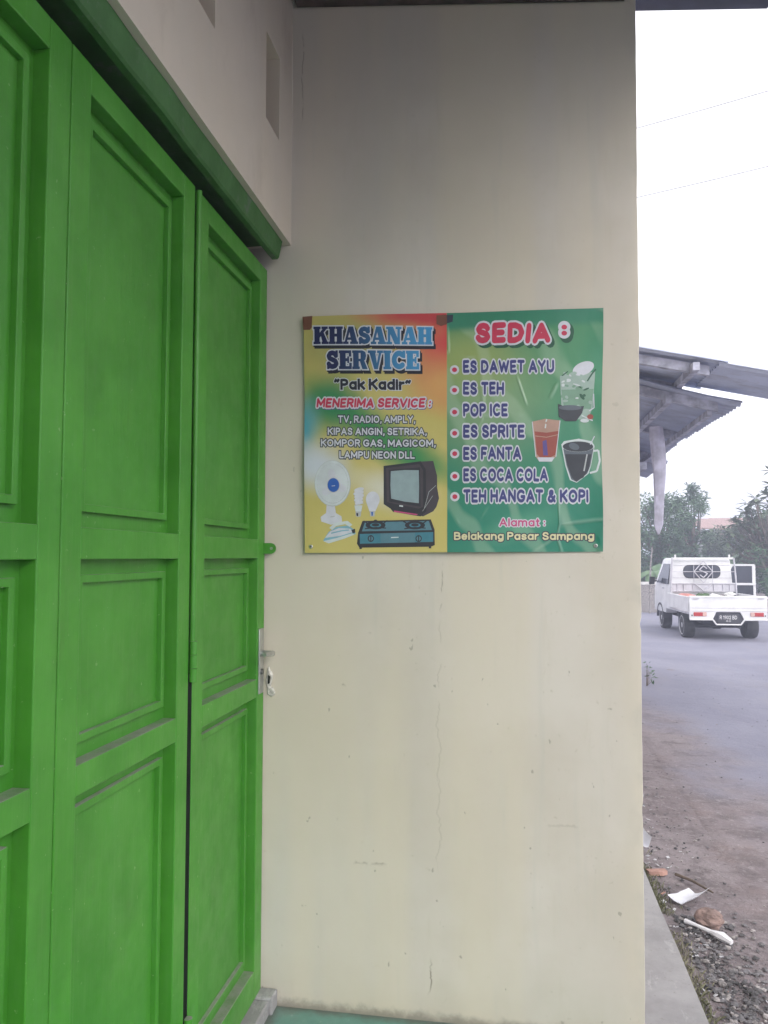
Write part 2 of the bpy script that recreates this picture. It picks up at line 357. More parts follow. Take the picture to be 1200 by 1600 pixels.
# end wall with the banner: slightly uneven right edge leaning outwards
m = MB(); nx, nzv = 70, 180; vs = []; x0 = -0.95
for j in range(nzv+1):
    z = -0.02 + 3.75*j/nzv
    xe = 0.383 + 0.0098*z + 0.004*nz(0, z*1.6, 4) + 0.0015*nz(0, z*9, 2) - 0.012*max(0, nz(0, z*14, 8)-.35)
    for i in range(nx+1):
        x = x0 + (xe-x0)*i/nx
        vs.append((x, 2.5 + 0.004*nz(x*1.7, z*1.7, 0) + (0.0015 if i == nx else 0), z))
n = nx+1; k = len(vs)
fs = [(j*n+i, j*n+i+1, (j+1)*n+i+1, (j+1)*n+i) for j in range(nzv) for i in range(nx)]
back = []
for j in range(nzv+1):
    xx, yy, zz = vs[j*n+nx]; back.append((xx-0.004, 6.2, zz)); 
vs2 = vs + [(b[0]+0.004+0.0015, 2.505, b[2]) for b in back] + back
fs += [(j*n+nx, k+j, k+j+1, (j+1)*n+nx) for j in range(nzv)]
fs += [(k+j, k+nzv+1+j, k+nzv+2+j, k+j+1) for j in range(nzv)]
m.add(vs2, fs); sp(m.build('end_wall', 'cream_wall', smooth=True))
# upper side wall above the doors with two ventilation slots
XW = -0.738
def side_wall():
    m = MB(); ys = [-4.4, 1.62, 1.78, 2.215, 2.352, 2.5]; zs = [2.53, 2.826, 2.85, 3.09, 3.24, 3.8]
    holes = [(1, 2, 0.0, 2.826), (3, 4, 2.826, 3.11)]
    H = [(1.64, 1.80, 2.812, 3.11), (2.215, 2.353, 2.822, 3.10)]
    yb = sorted({-4.4, 2.5, *[h[0] for h in H], *[h[1] for h in H]}); zb = sorted({2.53, 3.8, *[h[2] for h in H], *[h[3] for h in H]})
    def inh(y, z): return any(h[0] < y < h[1] and h[2] < z < h[3] for h in H)
    for a, b in zip(yb, yb[1:]):
        for c, d in zip(zb, zb[1:]):
            if inh((a+b)/2, (c+d)/2): continue
            ny = max(1, int((b-a)/0.3))
            for q in range(ny):
                u0 = a+(b-a)*q/ny; u1 = a+(b-a)*(q+1)/ny
                m.add([(XW, u0, c), (XW, u1, c), (XW, u1, d), (XW, u0, d)], [(0,1,2,3)])
    for (a, b, c, d) in H:      # reveals, sloping sill, blocked back
        xb = XW-0.11
        m.add([(XW,a,c),(XW,b,c),(XW,b,d),(XW,a,d),(xb,a,c),(xb,b,c),(xb,b,d),(xb,a,d)],
              [(0,4,5,1),(1,5,6,2),(2,6,7,3),(3,7,4,0),(4,7,6,5)])
    m.add([(XW,-4.4,2.53),(XW,2.5,2.53),(-0.95,2.5,2.53),(-0.95,-4.4,2.53)], [(0,1,2,3)])     # soffit
    return m.build('upper_wall', 'cream_side_wall')
sp(side_wall())
# lintel
lm = MB(); yy = [-4.4 + 6.86*i/80 for i in range(81)]; vs = []
prof = [(-0.774, 2.468), (-0.768, 2.474), (-0.757, 2.5285), (-0.762, 2.5295), (-0.90, 2.5295), (-0.90, 2.518), (-0.792, 2.518), (-0.792, 2.468)]
for y in yy:
    for (x, z) in prof: vs.append((x + 0.004*nz(y*6, z*8, 1), y, z + (0.003*nz(y*5, x*9, 5) if z < 2.52 else 0)))
P = len(prof)
fs = [(i*P+k, i*P+(k+1) % P, (i+1)*P+(k+1) % P, (i+1)*P+k) for i in range(80) for k in range(P)] + [tuple(range(P)), tuple(80*P+k for k in range(P))[::-1]]
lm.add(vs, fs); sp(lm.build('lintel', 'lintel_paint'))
sp(box('lower_wall', (-0.95, -4.4, -0.01), (-0.80, 0.13, 2.46), 'cream_side_wall'))
sp(box('door_shadow_back', (-0.95, 0.13, 0.0), (-0.935, 2.5, 2.53), 'gap_dark')).name = 'door_shade_sheet'  # near-black sheet behind the doors, stands for the shade in the gaps
# threshold block
m = MB(); m.box((-0.93, 0.13, 0.0), (-0.775, 2.44, 0.048)); m.box((-0.93, 2.44, 0.0), (-0.765, 2.499, 0.056)); sp(m.build('threshold', 'concrete', bevel=0.006))
# roof
rm = MB(); vs = []; nyr = 90
def roofz(x): return 3.390 - 0.102*x
for (dz) in (0.0, 0.03):
    for j in range(nyr+1):
        y = -4.6 + 7.27*j/nyr
        for x in (-0.95, -0.4, 0.2, 0.87): vs.append((x, y, roofz(x) + dz + 0.008*math.sin(j*1.9)))
n4 = 4; tot = (nyr+1)*4
fs = [(j*4+i, j*4+i+1, j*4+i+5, j*4+i+4) for j in range(nyr) for i in range(3)]
fs += [tuple(q+tot for q in f[::-1]) for f in fs]
fs += [(i, i+1, tot+i+1, tot+i) for i in range(3)] + [(nyr*4+i, nyr*4+i+1, tot+nyr*4+i+1, tot+nyr*4+i) for i in range(3)]
fs += [(j*4+3, j*4+7, tot+j*4+7, tot+j*4+3) for j in range(nyr)] + [(j*4, j*4+4, tot+j*4+4, tot+j*4) for j in range(nyr)]
rm.add(vs, fs); roof = sp(rm.build('roof', 'roof_metal', smooth=True))
m = MB()
m.prism([(-0.72, roofz(-0.72)+0.0), (-0.72, roofz(-0.72)-0.086), (0.38, roofz(0.38)-0.086), (0.38, roofz(0.38))], 'y', 2.44, 2.494)
sp(m.build('wall_plate', 'wood_dark'))
for yb in (-3.2, -1.8, -0.4, 0.9):
    m = MB(); m.prism([(-0.70, roofz(-.7)-.01), (-0.70, roofz(-.7)-.07), (0.86, roofz(.86)-.07), (0.86, roofz(.86)-.01)], 'y', yb, yb+.05); sp(m.build('rafter', 'wood_dark'))

sp(box('eave_shade_board', (0.875, -4.55, 3.14), (0.895, 2.38, 3.290), 'roof_metal'))  # unseen board added along the eave to darken the upper wall and doors
# doors
XD = -0.82
def ring(m, x0, x1, A, B, a, b, w):      # closed rectangular moulding, one connected piece
    vs = []
    for x in (x0, x1):
        vs += [(x,A,a),(x,B,a),(x,B,b),(x,A,b),(x,A+w,a+w),(x,B-w,a+w),(x,B-w,b-w),(x,A+w,b-w)]
    fs = []
    for i in range(4):
        j = (i+1) % 4
        fs += [(8+i,8+j,12+j,12+i),(i,4+i,4+j,j),(i,j,8+j,8+i),(4+i,12+i,12+j,4+j)]
    m.add(vs, fs)
def make_leaf(y0, y1):
    st = 0.068; d = 0.034; z0, z1 = 0.052, 2.444
    rails = [(z0, 0.142), (1.004, 1.062), (1.455, 1.517), (2.385, z1)]
    xb = XD-0.055; xm = XD-d
    leaf = MB().box((xb, y0, z0), (xm-.008, y1, z1)).build('door_leaf', 'green_paint')
    for (p, q) in ((y0, y0+st), (y1-st, y1)): MB().box((xm-.0079, p, z0), (XD, q, z1)).build('stile', 'green_paint', leaf, bevel=.0025)
    for (p, q) in rails: MB().box((xm-.0079, y0+st, p), (XD-.0006, y1-st, q)).build('rail', 'green_paint', leaf, bevel=.002)
    for (p, q) in ((0.142, 1.004), (1.062, 1.455), (1.517, 2.385)):
        A, B = y0+st, y1-st; MB().box((xm-.0079, A, p), (xm, B, q)).build('door_panel', 'green_panel_paint', leaf)
        m = MB(); ring(m, xm-.001, xm+.013, A+.028, B-.028, p+.033, q-.031, .016); m.build('moulding', 'green_panel_paint', leaf, bevel=.0015)
    return sp(leaf)
leaves = []
for i, (a, b) in enumerate(((0.135, 0.708), (0.712, 1.299), (1.303, 1.882), (1.908, 2.492))):
    leaves.append(make_leaf(a, b))
lf = leaves[3]
m = MB(); m.tube([(XD+0.002, 1.900, 1.165), (XD+0.002, 1.900, 2.44)], 0.0085, 10); m.build('cover_strip', 'green_paint', lf, smooth=True)
m = MB(); m.box((XD-0.04, 1.8835, 0.06), (XD-0.0015, 1.9075, 1.16)); m.build('gap_shade_strip', 'gap_dark', lf)  # near-black filler, paints the shade of the gap between the leaves
m = MB()
for z in (1.155, 1.19, 1.225): m.tube([(XD+0.006, 1.897, z-0.017), (XD+0.006, 1.897, z+0.017)], 0.011, 10)
m.build('hinge', 'green_paint', lf, smooth=True)
m = MB(); m.tube([(XD+0.006, 1.897, 0.20), (XD+0.006, 1.897, 0.30)], 0.011, 10); m.build('hinge', 'green_paint', lf, smooth=True)
m = MB(); q = []
for i in range(10):
    a = -math.pi/2 + math.pi*i/9; q.append((-0.795 + 0.018*math.cos(a), 1.488 + 0.018*math.sin(a)))
m.prism([(-0.835, 1.47), *q, (-0.835, 1.506)], 'y', 2.476, 2.482); m.build('hasp', 'green_paint', lf)
m = MB(); m.tube([(-0.792, 2.475, 1.488), (-0.792, 2.4762, 1.488)], 0.005, 10); m.build('screw', 'steel', lf)
# lock plate, lever
m = MB(); m.box((XD, 2.432, 1.012), (XD+0.005, 2.478, 1.224)); m.build('lock_plate', 'steel', lf, bevel=0.0018)
m = MB(); m.tube([(XD+.003, 2.455, 1.142), (XD+.04, 2.455, 1.142)], [0.011, 0.009], 12)
m.tube([(XD+.04, 2.458, 1.142), (XD+.046, 2.44, 1.144), (XD+.047, 2.40, 1.147), (XD+.045, 2.365, 1.149)], [0.010, 0.0095, 0.008, 0.006], 10)
m.build('door_handle', 'steel', lf, smooth=True)
m = MB(); m.tube([(XD+.005, 2.455, 1.083), (XD+.010, 2.455, 1.083)], [0.010, 0.009], 14); m.build('keyhole', 'steel_dark', lf, smooth=True)
# strike damage in the plaster beside the lock: rough broken patch
m = MB()
for (cx, cz, rx, rz_, sd_) in ((-0.803, 1.050, .008, .026, 2), (-0.797, 1.010, .011, .011, 5)):
    m = MB(); n = 16; vs = [(cx, 2.4965, cz)]
    for kk, dep in ((1.0, 2.494), (1.35, 2.4985), (1.6, 2.504)):
        for i in range(n):
            a_ = 2*math.pi*i/n; r_ = (1+.5*nz(math.cos(a_)*1.3, math.sin(a_)*1.3, sd_))*kk; vs.append((cx+rx*r_*math.cos(a_), dep, cz+rz_*r_*math.sin(a_)))
    fs = [(0, 1+i, 1+(i+1) % n) for i in range(n)] + [(1+q*n+i, 1+q*n+(i+1) % n, 1+(q+1)*n+(i+1) % n, 1+(q+1)*n+i) for q in (0, 1) for i in range(n)]
    m.add(vs, fs); sp(m.build('plaster_chip', 'plaster_raw', smooth=True))
m = MB(); m.prism([(-.806, 1.035), (-.799, 1.04), (-.798, 1.062), (-.805, 1.066)], 'y', 2.4925, 2.4938); sp(m.build('plaster_hole', 'gap_dark'))

# ------------------------------------------------------------------ banner
banner = empty('banner', (-0.2, 2.49, 1.475), 'glossy printed vinyl banner in two halves nailed to the cream wall', 'banner')
B1, B2, B3, B4 = (-.688, 2.274), (.297, 2.252), (-.679, 1.473), (.284, 1.476)   # corners TL TR BL BR in x, z
def wave(u, v):
    y = 0.0034*math.sin(u*9.3+v*2.1) + 0.003*math.sin(u*5.1-v*7.3+1) + 0.0014*math.sin(v*13+u*3)
    e = max(0, (u-0.93)/0.07); y += 0.004*e*e*(0.5+0.5*math.sin(v*17))
    c = max(0, 1-math.hypot((u-0.995)/0.022, (v-0.97)/0.10)); y += 0.006*c*c
    return y + 0.0105
def buv(x, y):      # photograph pixels of the banner to banner fractions
    u = (x-476.5)/465.5; yt = 497-14*u; yb = 864-2*u
    return u, (y-yt)/(yb-yt)
def bpt(u, v, d=0.0):
    x = (B1[0]*(1-u)+B2[0]*u)*(1-v) + (B3[0]*(1-u)+B4[0]*u)*v
    z = (B1[1]*(1-u)+B2[1]*u)*(1-v) + (B3[1]*(1-u)+B4[1]*u)*v
    if u > 0.93:
        x -= 0.006*(u-.93)/.07*(0.5-0.5*math.cos(min(1, max(0, (v-.1)/.8))*2*math.pi))
    return (x+0.2, 2.5-2.49-wave(u, v)-d, z-1.475)
US = 0.4925
def bsheet(name, u0, u1, mat):
    m = MB(); nu = max(2, int((u1-u0)*120)); nv = 90; vs = []
    for s in (0, 1):
        for j in range(nv+1):
            for i in range(nu+1): vs.append(bpt(u0+(u1-u0)*i/nu, j/nv, -0.0012*s))
    n = nu+1; T = (nv+1)*n
    fs = [(j*n+i, j*n+i+1, (j+1)*n+i+1, (j+1)*n+i) for j in range(nv) for i in range(nu)]
    fs += [tuple(q+T for q in f[::-1]) for f in fs]
    ring = [i for i in range(n)] + [j*n+nu for j in range(1, nv+1)] + [nv*n+i for i in range(nu-1, -1, -1)] + [j*n for j in range(nv-1, 0, -1)]
    fs += [(ring[i], ring[(i+1) % len(ring)], ring[(i+1) % len(ring)]+T, ring[i]+T) for i in range(len(ring))]
    m.add(vs, fs); return m.build(name, mat, banner, smooth=True)
# printed colour fields, with glare streaks painted into the drinks half (object space: x from -0.48 to 0.49, z from 0 to 0.8)
VR = 0.42
def blob(t, X, Z, cx, cz, rx, rz, soft=1.0, rot=0.0):
    dx = t.math('SUBTRACT', X, cx); dz = t.math('SUBTRACT', Z, cz)
    ca, sa = math.cos(rot), math.sin(rot)
    a = t.math('DIVIDE', t.math('ADD', t.math('MULTIPLY', dx, ca), t.math('MULTIPLY', dz, sa)), rx)
    b = t.math('DIVIDE', t.math('SUBTRACT', t.math('MULTIPLY', dz, ca), t.math('MULTIPLY', dx, sa)), rz)
    r = t.math('SQRT', t.math('ADD', t.math('MULTIPLY', a, a), t.math('MULTIPLY', b, b)))
    return t.step(r, 1.0, 1.0-soft)
t = NT('print_service'); o = t.xyz(); nzz = t.noise(7, 3, 0.5)
X = t.math('ADD', o[0], t.math('MULTIPLY', t.math('SUBTRACT', nzz, 0.5), 0.06)); Z = t.math('ADD', o[2], t.math('MULTIPLY', t.math('SUBTRACT', t.noise(4, 3), 0.5), 0.08))
c = t.mix(t.step(t.noise(3, 3), .3, .7), (0.50, 0.425, 0.13), (0.55, 0.47, 0.17))
c = t.mix(blob(t, X, Z, -0.30, 0.70, 0.30, 0.16, 0.9), c, (0.36, 0.33, 0.13))
c = t.mix(blob(t, X, Z, 0.05, 0.66, 0.27, 0.26, 0.8), c, (0.58, 0.07, 0.07))
c = t.mix(blob(t, X, Z, 0.02, 0.80, 0.42, 0.085, 0.6), c, (0.50, 0.06, 0.07))
c = t.mix(blob(t, X, Z, -0.02, 0.55, 0.14, 0.14, 1.0), c, (0.62, 0.33, 0.12))
c = t.mix(t.math('MULTIPLY', blob(t, X, Z, -0.27, 0.42, 0.40, 0.10, 0.95, -0.60), 0.97), c, (0.02, 0.23, 0.075))
c = t.mix(t.math('MULTIPLY', blob(t, X, Z, -0.40, 0.50, 0.15, 0.14, 0.9), 0.95), c, (0.03, 0.22, 0.10))
c = t.mix(t.math('MULTIPLY', blob(t, X, Z, -0.12, 0.31, 0.24, 0.075, 0.95, -0.40), 0.97), c, (0.03, 0.23, 0.08))
c = t.mix(t.math('MULTIPLY', blob(t, X, Z, -0.49, 0.42, 0.085, 0.15, 0.9), 0.95), c, (0.06, 0.33, 0.44))
c = t.mix(t.math('MULTIPLY', blob(t, X, Z, -0.44, 0.29, 0.16, 0.12, 0.9, -0.3), 0.95), c, (0.55, 0.60, 0.68))
c = t.mix(t.math('MULTIPLY', blob(t, X, Z, -0.20, 0.20, 0.20, 0.10, 1.0, -0.3), 0.8), c, (0.62, 0.62, 0.56))
c = t.mix(t.math('MULTIPLY', blob(t, X, Z, -0.28, 0.02, 0.34, 0.15, 1.0), 0.55), c, (0.55, 0.47, 0.16))
t.base(c, 0.33).bump(t.noise(6, 4, 0.6, t.scaled((1, 1, .6))), 0.5, 0.006); M['print_service'] = t.m
t = NT('print_drinks'); o = t.xyz(); X, Z = o[0], o[2]
X2 = t.math('ADD', X, t.math('MULTIPLY', t.math('SUBTRACT', t.noise(3, 4), 0.5), 0.12))
c = t.mix(t.step(Z, 0.05, 0.75), (0.02, 0.20, 0.135), (0.075, 0.255, 0.125))
c = t.mix(t.math('MULTIPLY', blob(t, X2, Z, 0.12, 0.50, 0.30, 0.30, 1.0), 0.9), c, (0.25, 0.36, 0.20))
c = t.mix(t.math('MULTIPLY', blob(t, X2, Z, 0.06, 0.63, 0.26, 0.16, 0.9), 0.9), c, (0.29, 0.36, 0.12))
glare_wave = t.node('ShaderNodeTexWave', {'Scale': 3.2, 'Distortion': 5.0, 'Detail': 2.0, 'Detail Scale': 1.2}, wave_type='BANDS', bands_direction='DIAGONAL')
t.l.new(t.scaled((1, 1, 0.6)), glare_wave.inputs[0])
c = t.mix(t.math('MULTIPLY', t.step(glare_wave.outputs[1], 0.72, 0.98), 0.28), c, (0.42, 0.54, 0.40))  # pale streaks painted in as glare on the vinyl
c = t.mix(t.math('MULTIPLY', blob(t, X, Z, 0.22, 0.08, 0.20, 0.06, 1.0, 0.35), 0.5), c, (0.12, 0.36, 0.23))
c = t.mix(t.step(Z, 0.715, 0.745), c, (0.04, 0.21, 0.13))
c = t.mix(t.math('MULTIPLY', blob(t, X, Z, 0.49, 0.62, 0.10, 0.22, 1.0), 0.6), c, (0.05, 0.25, 0.15))
vo = t.node('ShaderNodeTexVoronoi', {'Scale': 5.0}, feature='DISTANCE_TO_EDGE'); t.l.new(t.scaled((1.0, 1, 0.55)), vo.inputs['Vector'])
cr = t.math('MULTIPLY', t.step(vo.outputs['Distance'], 0.03, 0.0), t.step(t.noise(5, 3), 0.5, 0.62))
t.base(t.mix(t.math('MULTIPLY', cr, 0.25), c, (0.45, 0.55, 0.47)), 0.33).bump(t.math('ADD', t.noise(6, 4, 0.6, t.scaled((1, 1, .6))), t.math('MULTIPLY', cr, 0.4)), 0.6, 0.006); M['print_drinks'] = t.m
left = bsheet('service_panel', 0.0, US, 'print_service')
right = bsheet('drinks_panel', US+0.0003, 1.0, 'print_drinks')
def ink(name, c, rough=0.42): return plain(name, c, rough, 0.06, 30)
ink('ink_white', (0.56, 0.57, 0.64)); ink('ink_navy', (0.016, 0.018, 0.085)); ink('ink_black', (0.015, 0.015, 0.03)); ink('ink_shadow', (0.035, 0.045, 0.07))
ink('ink_red', (0.50, 0.035, 0.085)); ink('ink_indigo', (0.045, 0.05, 0.19)); ink('ink_cream', (0.62, 0.58, 0.36)); ink('ink_pink', (0.50, 0.07, 0.20))
ink('ink_green_dark', (0.02, 0.09, 0.055)); ink('ink_blue', (0.02, 0.10, 0.42)); ink('ink_grey', (0.40, 0.42, 0.44)); ink('ink_pale', (0.55, 0.60, 0.62))
ink('ink_screen', (0.26, 0.34, 0.37)); ink('ink_tv', (0.03, 0.028, 0.04)); ink('ink_tvside', (0.06, 0.05, 0.065)); ink('ink_stove', (0.05, 0.19, 0.26)); ink('ink_stovetop', (0.09, 0.20, 0.26))
ink('ink_tea', (0.30, 0.075, 0.06)); ink('ink_tealight', (0.40, 0.25, 0.20)); ink('ink_coffee', (0.04, 0.045, 0.06)); ink('ink_glass', (0.17, 0.30, 0.22)); ink('ink_ice', (0.30, 0.40, 0.36)); ink('ink_ironblue', (0.20, 0.40, 0.50))
ink('tape_brown', (0.16, 0.06, 0.04), 0.5); ink('ink_violet', (0.10, 0.07, 0.25)); ink('ink_cupwall', (0.10, 0.12, 0.15))
t = NT('ink_heading'); o = t.xyz(); f = t.step(o[0], -0.46, 0.02)
t.base(t.mix(t.step(t.math('ADD', f, t.math('MULTIPLY', o[2], -0.2)), -0.1, 0.75), (0.012, 0.016, 0.085), (0.05, 0.25, 0.50)), 0.42); M['ink_heading'] = t.m

# hand-made stroke alphabet: x and y run 0..1 in the letter box, the number is the width over the cap height
def arc(cx, cy, rx, ry, a0, a1, n=12): return [(cx+rx*math.cos(R(a0+(a1-a0)*k/n)), cy+ry*math.sin(R(a0+(a1-a0)*k/n))) for k in range(n+1)]
S_ = [(.94,.80),(.78,.95),(.5,1),(.2,.95),(.03,.77),(.14,.60),(.5,.51),(.86,.41),(1,.22),(.82,.05),(.5,0),(.2,.04),(.02,.20)]
def low(pts, h=.70): return [[(x, y*h) for x, y in p] for p in pts]
A_ = low([arc(.5,.5,.5,.5,30,330,12), [(1,0),(1,1)]])
GL = {
 'A': (.76, [[(0,0),(.5,1),(1,0)],[(.2,.30),(.8,.30)]]), 'B': (.64, [[(0,0),(0,1),(.6,1),(.92,.87),(.92,.65),(.6,.53),(0,.53)],[(.6,.53),(1,.4),(1,.13),(.65,0),(0,0)]]),
 'C': (.72, [arc(.55,.5,.55,.5,48,312,14)]), 'D': (.70, [[(0,0),(0,1),(.45,1),(.82,.86),(1,.5),(.82,.14),(.45,0),(0,0)]]),
 'E': (.54, [[(1,1),(0,1),(0,0),(1,0)],[(0,.51),(.86,.51)]]), 'F': (.52, [[(1,1),(0,1),(0,0)],[(0,.5),(.84,.5)]]),
 'G': (.78, [arc(.52,.5,.52,.5,45,318,14)+[(1,.44),(.58,.44)]]), 'H': (.66, [[(0,0),(0,1)],[(1,0),(1,1)],[(0,.5),(1,.5)]]), 'I': (0, [[(0,0),(0,1)]]),
 'K': (.66, [[(0,0),(0,1)],[(1,1),(.0,.40)],[(.32,.6),(1,0)]]), 'L': (.50, [[(0,1),(0,0),(1,0)]]), 'M': (.86, [[(0,0),(0,1),(.5,.22),(1,1),(1,0)]]),
 'N': (.68, [[(0,0),(0,1),(1,0),(1,1)]]), 'O': (.80, [arc(.5,.5,.5,.5,0,360,20)]), 'P': (.58, [[(0,0),(0,1),(.6,1),(.94,.9),(1,.74),(.94,.56),(.6,.46),(0,.46)]]),
 'R': (.62, [[(0,0),(0,1),(.6,1),(.94,.9),(1,.75),(.94,.58),(.6,.48),(0,.48)],[(.5,.48),(1,0)]]), 'S': (.60, [S_]), 'T': (.64, [[(0,1),(1,1)],[(.5,1),(.5,0)]]),
 'U': (.66, [[(0,1),(0,.33)]+arc(.5,.33,.5,.33,180,360,10)+[(1,1)]]), 'V': (.74, [[(0,1),(.5,0),(1,1)]]), 'W': (1.06, [[(0,1),(.25,0),(.5,.85),(.75,0),(1,1)]]), 'Y': (.70, [[(0,1),(.5,.48),(1,1)],[(.5,.48),(.5,0)]]),
 '&': (.72, [[(1,0),(.25,.74),(.3,.94),(.5,1),(.68,.93),(.68,.76),(.12,.38),(.02,.2),(.2,.02),(.5,0),(.78,.14),(.98,.45)]]),
 '1': (.26, [[(0,.8),(1,1),(1,0)]]), '0': (.56, [arc(.5,.5,.5,.5,0,360,16)]), '2': (.56, [[(.02,.75),(.2,.96),(.5,1),(.85,.93),(.97,.72),(.8,.48),(0,0),(1,0)]]), '9': (.56, [arc(.5,.7,.5,.3,0,360,14), [(1,.7),(.9,.3),(.5,0)]]),
 '3': (.54, [[(.05,.88),(.4,1),(.9,.88),(.92,.66),(.5,.53),(.95,.4),(1,.18),(.6,0),(0,.1)]]), '5': (.54, [[(.95,1),(.1,1),(.05,.55),(.5,.62),(.95,.48),(1,.2),(.6,0),(0,.08)]]),
 'a': (.56, A_), 'l': (0, [[(0,0),(0,1)]]), 'i': (0, [[(0,0),(0,.70)],[(0,.97),(0,.98)]]), 'm': (.92, low([[(0,0),(0,1)],[(0,.7),(.12,.93),(.28,1),(.45,.9),(.5,.65),(.5,0)],[(.5,.7),(.62,.93),(.78,1),(.95,.9),(1,.65),(1,0)]])),
 't': (.30, [[(.45,.95),(.45,.1),(.6,0),(1,.02)],[(0,.68),(1,.68)]]), 'e': (.56, low([[(0,.52),(1,.52)]+arc(.5,.5,.5,.5,10,318,14)])), 'k': (.52, [[(0,0),(0,1)],[(.95,.70),(0,.27)],[(.35,.42),(1,0)]]),
 'n': (.54, low([[(0,0),(0,1)],[(0,.65),(.2,.92),(.5,1),(.85,.9),(1,.62),(1,0)]])), 'g': (.56, low([arc(.5,.5,.5,.5,30,330,12), [(1,1),(1,-.12),(.85,-.32),(.5,-.40),(.1,-.32)]])),
 's': (.48, low([S_])), 'r': (.32, low([[(0,0),(0,1)],[(0,.6),(.35,.92),(1,.98)]])), 'p': (.56, low([arc(.5,.5,.5,.5,-150,150,12), [(0,1),(0,-.38)]])), 'd': (.56, low([arc(.5,.5,.5,.5,30,330,12)])+[[(1,0),(1,1)]]),
 ':': (0, [[(0,.12),(0,.13)],[(0,.60),(0,.61)]]), ',': (.06, [[(1,.05),(.9,-.06),(0,-.16)]]), '“': (.34, [[(.22,.98),(0,.84),(.02,.78)],[(1,.98),(.78,.84),(.80,.78)]]), '”': (.34, [[(.2,.97),(.22,.90),(0,.76)],[(.98,.97),(1,.90),(.78,.76)]]),
}
def rect(a, b, c, d): return [(a, b), (c, b), (c, d), (a, d)]
SLAB = {
 'K': (.94, [rect(.06,0,.38,1), rect(0,0,.44,.12), rect(0,.88,.44,1), [(.38,.40),(.62,.90),(.84,.90),(.38,.36)][::-1], [(.38,.62),(.62,.90),(.84,.90),(.38,.38)], [(.44,.62),(.60,.74),(.90,.08),(.58,.08)], rect(.52,.88,.90,1), rect(.52,0,.94,.12)]),
 'H': (.88, [rect(.06,0,.36,1), rect(.52,0,.82,1), rect(0,0,.42,.12), rect(0,.88,.42,1), rect(.46,0,.88,.12), rect(.46,.88,.88,1), rect(.34,.43,.54,.58)]),
 'A': (.92, [[(.08,.05),(.20,.05),(.48,1),(.34,1)], [(.34,1),(.62,1),(.88,.05),(.54,.05)], rect(.22,.24,.62,.36), rect(0,0,.32,.12), rect(.44,0,.92,.12)]),
 'N': (.92, [rect(.10,0,.23,1), rect(.69,0,.82,1), [(.06,1),(.40,1),(.82,0),(.52,0)], rect(0,0,.33,.12), rect(0,.88,.2,1), rect(.58,.88,.92,1)]),
 'E': (.78, [rect(.06,0,.40,1), rect(0,0,.77,.14), rect(0,.86,.75,1), rect(.38,.43,.56,.57), rect(.64,0,.77,.32), rect(.62,.68,.75,1), rect(.52,.33,.61,.67)]),
 'R': (.92, [rect(.06,0,.38,1), rect(0,0,.44,.12), rect(0,.88,.62,1), rect(.36,.43,.62,.54), [(.52,.56),(.60,.43),(.78,.50),(.84,.72),(.79,.92),(.60,1.0),(.52,.88)], [(.46,.46),(.70,.50),(.92,0),(.62,0)]]),
 'V': (.90, [[(.08,.95),(.42,.95),(.58,0),(.38,0)], [(.48,0),(.58,0),(.82,.95),(.69,.95)], rect(0,.88,.47,1), rect(.57,.88,.90,1)]),
 'I': (.46, [rect(.07,0,.39,1), rect(0,0,.46,.12), rect(0,.88,.46,1)]),
 'S': (.74, [rect(.58,.66,.70,1), rect(.04,0,.16,.34), ('S', .25)]), 'C': (.82, [rect(.66,.62,.80,1), ('C', .27)]),
}
def grow(poly, d):          # push the sides of a convex polygon outwards by d
    n = len(poly); area = sum(poly[i][0]*poly[(i+1) % n][1]-poly[(i+1) % n][0]*poly[i][1] for i in range(n))
    P_ = poly if area > 0 else poly[::-1]; out = []
    for i in range(n):
        a, b, c = P_[i-1], P_[i], P_[(i+1) % n]
        u = Vector((b[0]-a[0], b[1]-a[1])); v = Vector((c[0]-b[0], c[1]-b[1]))
        if u.length < 1e-6 or v.length < 1e-6: out.append(b); continue
        u.normalize(); v.normalize(); n1 = Vector((u.y, -u.x)); n2 = Vector((v.y, -v.x)); h = n1+n2
        k = d/max(.35, h.dot(n1)) if h.length > 1e-6 else d
        out.append((b[0]+h.x*k, b[1]+h.y*k))
    return out
def stroke_polys(pts, t, cap):
    out = []; n = len(pts); closed = n > 3 and math.hypot(pts[0][0]-pts[-1][0], pts[0][1]-pts[-1][1]) < 1e-6
    for i in range(n-1):
        a, b = Vector(pts[i]), Vector(pts[i+1]); d = b-a; L = d.length
        if L < 1e-6: continue
        d /= L; nn = Vector((-d.y, d.x))*t/2
        a2 = a - d*t/2 if (cap == 'square' and i == 0 and not closed and L > .06) else a
        b2 = b + d*t/2 if (cap == 'square' and i == n-2 and not closed and L > .06) else b
        out.append([tuple(a2+nn), tuple(a2-nn), tuple(b2-nn), tuple(b2+nn)])
    for i, p in enumerate(pts):
        if cap == 'square' and i in (0, n-1) and not closed and n > 1 and math.hypot(pts[0][0]-pts[-1][0], pts[0][1]-pts[-1][1]) > .06: continue
        out.append([(p[0]+t/2*math.cos(2*math.pi*k/10+.3), p[1]+t/2*math.sin(2*math.pi*k/10+.3)) for k in range(10)])
    return out
